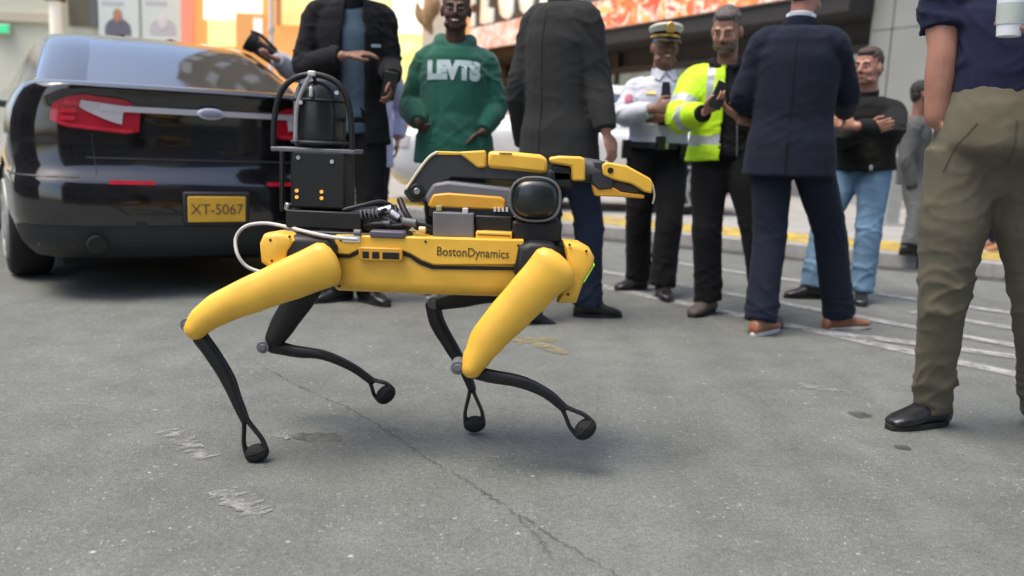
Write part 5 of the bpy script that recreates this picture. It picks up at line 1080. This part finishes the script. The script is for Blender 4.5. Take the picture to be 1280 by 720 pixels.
m = MB(); vs = [p for a, b in top_ for p in (a, b)] + [p - R @ V(0, 0, .005) for a, b in top_ for p in (a, b)]; N = 17; fs = []
for i in range(N - 1):
    a = 2 * i; o = 2 * N; fs += [(a, a + 1, a + 3, a + 2), (o + a, o + a + 2, o + a + 3, o + a + 1), (a + 1, o + a + 1, o + a + 3, a + 3), (a, a + 2, o + a + 2, o + a)]
put('cap_visor', m.add(vs, fs), M['leather'], k.o)
m = MB(); m.prism([E_(x, .108, z) for x, z in ((-.022, .19), (.022, .19), (.026, .210), (.025, .238), (.012, .252), (0, .258), (-.012, .252), (-.025, .238), (-.026, .210))], R @ V(0, .022, .0)); put('cap_badge', m, M['gold'], k.o, bevel=.004)
# ---- man in the hi-vis jacket
def hv_fn(k, p):
    q = k.loc(p)
    for s in 'RL':
        a, b = k.el[s], k.wr[s]; t = (p - a).dot(b - a) / (b - a).length_squared
        if (p - (a + (b - a) * max(0, min(1, t)))).length < .085 and t > .0: return 1 if .30 < t < .52 else 0
        a2, b2 = k.sh[s], k.el[s]; t2 = (p - a2).dot(b2 - a2) / (b2 - a2).length_squared
        if (p - (a2 + (b2 - a2) * max(0, min(1, t2)))).length < .098 and t2 > .35: return 1 if .62 < t2 < .80 else 0
    if .045 < q.z < .10: return 1
    if q.y > -.3 and .095 < abs(q.x) < .135 and q.z > .30: return 1
    return 0
def hvcol(mb, k):
    for sg in (-1, 1): mb.tube([k.neck - UP * .02 + k.fwd * .10 + k.rgt * sg * .045, k.neck + UP * .015 + k.fwd * .045 + k.rgt * sg * .085, k.neck + UP * .03 - k.fwd * .06 + k.rgt * sg * .06, k.neck + UP * .03 - k.fwd * .085], [.018, .024, .026, .026], n=12)
k = person('bearded man in a bright yellow hi-vis jacket looking down at his phone', 5.2, (909, 82), (908, 190), -14, M['skin_light'],
    dict(R=dict(a=(885, 374), toe=-40), L=dict(a=(957, 384), toe=8, bend=1.01)),
    dict(R=dict(e=(851, 147, -1), w=(878, 142, -1), t=(897, 130, -1), n=(.4, 0, 1), th=(.2, -1, .5), curl=.55), L=dict(e=(962, 150, -1), w=(926, 150, -1), t=(908, 136, -1), n=(-.4, 0, 1), th=(0, -1, .4), curl=.5)),
    dict(name='hi_vis_jacket', m=[M['c_hivis'], M['c_reflect']], fn=hv_fn, hem=.045, pad=.048, arm=(.092, .084, .076, .056), flare=.01, open=lambda q: q.y > .0 and -.150 < q.x - max(0, q.z - .42) * .0 < .038, amp=.009, jamp=.013, vox=.010),
    dict(m=M['c_black'], thigh=.108, knee=.086, hem=.080), [[M['leather_d'], M['sole_b']]], dict(a=-26, fine=1, pitch=-20, style='short', hair=M['hair_grey'], beard=True, beardmat=M['beard_grey']), shw=.20, group=GR, seed=5, bw=1.08)
m = MB(); st_ = [(-.06, .158, .125), (.0, .162, .128), (.22, .156, .124), (.48, .160, .128), (.70, .166, .124), (.86, .140, .100), (.95, .092, .085), (1.0, .074, .076)]
m.tube([k.pel + (k.neck - k.pel) * f for f, _, _ in st_], [(a * 1.1, b * 1.1) for _, a, b in st_], n=24, hint=k.fwd, sub=4, dome=False); hvcol(m, k)
put('dark_jacket', wrinkle(fuse(m, .011, 3), .008, 15, joints=[(k.pel, .3)], jamp=.010), M['c_blackjacket'], k.o, smooth=180)
m = MB(); R_ = [k.pel + k.su * z + k.fwd * .158 - k.rgt * .06 for z in (-.02, .1, .2, .3)]; m.tube(R_, [.004] * 4, n=6); put('zip', m, M['midgrey'], k.o)
for s in 'R':
    w_ = k.wr[s]; d_ = (k.wr[s] - k.el[s]).normalized(); m = MB(); m.tube([w_ - d_ * .04, w_ + d_ * .02], [.050, .044], n=18, dome=False); put('inner_cuff', m, M['c_black'], k.o)
c_ = k.wr['R'] + k.hd['R'] * .10 + V(.0, -.02, .045); phone('black phone held up by the man in the hi-vis jacket', c_, V(.35, .2, .9), V(-.2, .85, -.3))
# ---- man in the navy suit, back to us
k = person('man in a dark navy suit and brown shoes seen from behind, stepping right', 4.62, (1000, 33), (988, 180), 158, M['skin_pink'],
    dict(R=dict(a=(1048, 391), toe=98, pitch=6, bend=1.006), L=dict(a=(951, 398), toe=138, bend=1.008)),
    dict(R=dict(e=(1057, 116, .06, 0), w=(1056, 140, .28, 0), curl=.5), L=dict(e=(931, 122, .10, 0), w=(950, 140, .30, 0), curl=.5)),
    dict(name='suit_jacket', m=M['c_navy'], hem=.165, pad=.036, collar=M['c_navy'], colr=1.24, colz=-.016, arm=(.086, .076, .066, .054), flare=.014, amp=.0045, jamp=.008),
    dict(m=M['c_navy'], thigh=.104, knee=.088, hem=.086, amp=.004, jamp=.008), [[M['leather_b'], M['sole_w']]], dict(a=140, style='short', hair=M['hair_dark']), shw=.188, group=GR, seed=6, bw=1.10)
bk = -k.fwd
m = MB(); n_ = 32; R_ = []
for r_, z_ in ((.070, -.01), (.072, .055), (.064, .060), (.062, -.01)): R_.append([k.neck + UP * (z_ + .010 * math.cos(6.2832 * i / n_)) + k.rgt * (r_ * math.sin(6.2832 * i / n_)) - k.fwd * (r_ * 1.05 * math.cos(6.2832 * i / n_) - .012) for i in range(n_)])
m.rings(R_, False); put('shirt_collar', m, M['c_white'], k.o, smooth=60)
pass
strip_on(k, 'back_seam', [(0, .58), (0, .2), (0, 0)], .005, M['c_navy'], out=.001, ydir=bk); strip_on(k, 'vent', [(0, -.0), (0, -.14)], .010, M['c_black'], out=.001, thick=.002, ydir=bk)
# ---- man in dark sweater
k = person('man in dark charcoal sweater and pale blue jeans with folded arms by the grey wall', 5.95, (1085, 122), (1079, 207), -38, M['skin_pink'],
    dict(R=dict(a=(1016, 357), toe=-80, bend=1.012), L=dict(a=(1077, 362), toe=-20, bend=1.01)),
    dict(R=dict(e=(1050, 172, -1), w=(1085, 162, -1), t=(1102, 158, -1), n=(0, 1, 0), th=(0, 0, 1), curl=.4), L=dict(e=(1116, 166, -1), w=(1072, 158, -1), t=(1046, 151, -1), n=(0, 1, 0), th=(0, -.2, 1), curl=.4)),
    dict(name='sweater', m=M['c_sweater'], hem=.03, pad=.036, arm=(.084, .074, .064, .048), collar=M['c_sweater'], amp=.009, jamp=.014),
    dict(m=M['c_jeans'], thigh=.100, knee=.084, hem=.080, amp=.006, jamp=.014), [[M['leather'], M['sole_b']]], dict(a=-48, fine=1, style='short', hair=M['hair_brown'], fat=1.08, pitch=-2), shw=.185, group=GR, seed=7, bw=1.08, bd=1.12)
q = k.pel + k.su * -.01 + k.rgt * -.10 + k.fwd * .165; m = MB(); m.ell(q, (.014, .006, .018)); put('key_fob', m, M['silver'], k.o)
for sg in (1, -1): seam(k, [(sg * .07, .04), (sg * .11, .0), (sg * .15, -.02)], .006, M['c_seamblue'], name='pocket_seam')
# ---- man in olive trousers at the right edge
k = person('man in olive trousers and navy short sleeved shirt at the right edge, hand in pocket', 2.9, (1272, -34), (1243, 192), -12, M['skin_pink'],
    dict(R=dict(a=(1166, 503), toe=-68, bend=1.006), L=dict(a=(1300, 505), toe=-15)),
    dict(R=dict(e=(1178, 62, .02, 0), w=(1170, 146, .03, 0), t=(1190, 190, 1), n=(1, 0, 0), th=(.3, -1, 0), curl=.3), L=dict(e=(1335, 80, -1), w=(1300, 52, -1), t=(1278, 28, -1), n=(-.6, -.2, .2), th=(0, 0, 1), curl=.9)),
    dict(name='polo_shirt', m=M['c_navyp'], hem=-.085, pad=.030, arm=(.084, .074, .072, .07), slv=.62, collar=M['c_navyp'], amp=.011, jamp=.016),
    dict(m=M['c_olive'], waist=.125, thigh=.117, knee=.084, hem=.068, pad=.048, amp=.007, jamp=.014, stop=.045), [[M['leather'], M['sole_b']], True], dict(a=-20, style='short', hair=M['hair_brown']), shw=.222, group=GR, seed=8, bw=.86, bd=1.15, ak=1.3)
q = k.wr['L'] + k.hd['L'] * .07 + V(-.055, -.01, .035)
cu = thing('coffee_cup', q - UP * .06, 'pale takeaway cup held by the man in olive trousers at the top right', 'cup')
m = MB(); m.cyl(q - UP * .06, q + UP * .06, .030, 24, r2=.041); put('cup_body', m, P('pale_cup', (.72, .78, .82), .5), cu); m = MB(); m.cyl(q + UP * .06, q + UP * .072, .044, 24, r2=.040); put('lid', m, P('white_lid', (.8, .82, .84), .4), cu, bevel=.003)
m = MB(); m.cyl(q - UP * .03, q + UP * .025, .0345, 24, r2=.0385); put('sleeve', m, P('cup_sleeve', (.45, .52, .48), .7), cu)
for sg in (1, -1):
    seam(k, [(sg * .10, .09), (sg * .145, .02), (sg * .165, -.06)], .0045, M['c_seam'], name='pocket_seam', out=.0002)
seam(k, [(0, .10), (0, .03), (.0, -.03)], .006, M['c_seam'], name='fly_seam')
# ---- people further back
k = person('person in a grey suit on the pavement, half hidden behind the man in olive trousers', 8.0, (1146, 146), (1141, 222), 65, M['skin_brown'],
    dict(R=dict(a=(1137, 307), toe=80, g=.12), L=dict(a=(1143, 305), toe=50, g=.12)), dict(R=dict(), L=dict()),
    dict(name='suit_jacket', m=M['c_greysuit'], hem=.06, pad=.030, arm=(.078, .068, .06, .05), amp=.005), dict(m=M['c_greysuit'], thigh=.095, knee=.075, hem=.075), [[M['leather'], M['sole_b']]], dict(a=80, style='buzz'), shw=.17, seed=9, vox=.009, bw=.95)
k = person('person in blue jeans and tan shoes seen between the olive trouser legs', 8.2, (1252, 112), (1250, 190), -75, M['skin_light'],
    dict(R=dict(a=(1246, 301), toe=-85, g=.12), L=dict(a=(1254, 304), toe=-75, g=.12)), dict(R=dict(e=(1250, 150, .1, 0), w=(1235, 140, .1, 0)), L=dict(e=(1250, 150, -.2, 0), w=(1235, 142, -.2, 0))),
    dict(name='jacket', m=M['c_navyp'], hem=.06, pad=.030, arm=(.078, .068, .06, .05), amp=.005), dict(m=M['c_jeans_dark'], thigh=.095, knee=.075, hem=.075), [[M['leather_t'], M['sole_w']]], dict(a=-75, style='short'), seed=10, vox=.009)
k = person('person in grey heather sweatshirt beside the black car, aiming a black camera', 7.0, (408, 88), (414, 158), -80, M['skin_light'],
    dict(R=dict(a=(408, 301), Y=7.15, toe=-85), L=dict(a=(414, 303), Y=6.9, toe=-70)),
    dict(L=dict(e=(362, 88, -1), w=(346, 74, -1), t=(334, 70, -1), n=(0, 0, 1), th=(0, 1, .3), curl=.6), R=dict(e=(365, 86, 1), w=(345, 70, 1), t=(332, 68, 1), n=(0, 0, 1), th=(0, -1, .3), curl=.6)),
    dict(name='sweatshirt', m=M['c_heather'], hem=.05, pad=.032, arm=(.082, .078, .068, .05), amp=.008), dict(m=M['c_black']), [[M['leather'], M['sole_b']]], dict(a=-85, style='short'), seed=11, vox=.009)
c_ = at(327, 62, 6.95)
cmr = thing('video_camera', c_, 'black video camera with a fat round lens hood above the boot of the black car', 'camera')
ax_ = (at(308, 52, 6.9) - at(350, 80, 6.95)).normalized()
m = MB(); m.box(c_ - ax_ * .08, (.13, .05, .055), frame(ax_, (0, 1, 0))); put('camera_body', m, M['black'], cmr, bevel=.012)
m = MB(); m.tube([c_ + ax_ * .03, c_ + ax_ * .08, c_ + ax_ * .12], [.055, .072, .078], n=24, dome=False); put('lens_hood', m, M['rubber'], cmr, bevel=.004)
m = MB(); m.tube([c_ - ax_ * .12 + UP * .07, c_ + UP * .10, c_ + ax_ * .08 + UP * .085], [.014, .014, .014], n=10); put('carry_handle', m, M['black'], cmr)
m = MB(); m.tube([c_ - ax_ * .14 + UP * .01, c_ - ax_ * .2 + UP * .0], [.03, .035], n=14); put('eyepiece', m, M['rubber'], cmr)
k = person('person in a pale lavender coat, mostly hidden behind the open dark jacket', 6.2, (457, 80), (456, 168), 10, M['skin_light'],
    dict(R=dict(a=(444, 322), Y=6.25, toe=-10), L=dict(a=(470, 323), Y=6.2, toe=20)), dict(R=dict(), L=dict(e=(500, 130, 1), w=(497, 172, -1))),
    dict(name='coat', m=M['c_lav'], hem=.22, pad=.034, arm=(.082, .074, .066, .054), amp=.006), dict(m=M['c_black']), [[M['leather'], M['sole_b']]], dict(a=10, style='short'), seed=12, vox=.009)
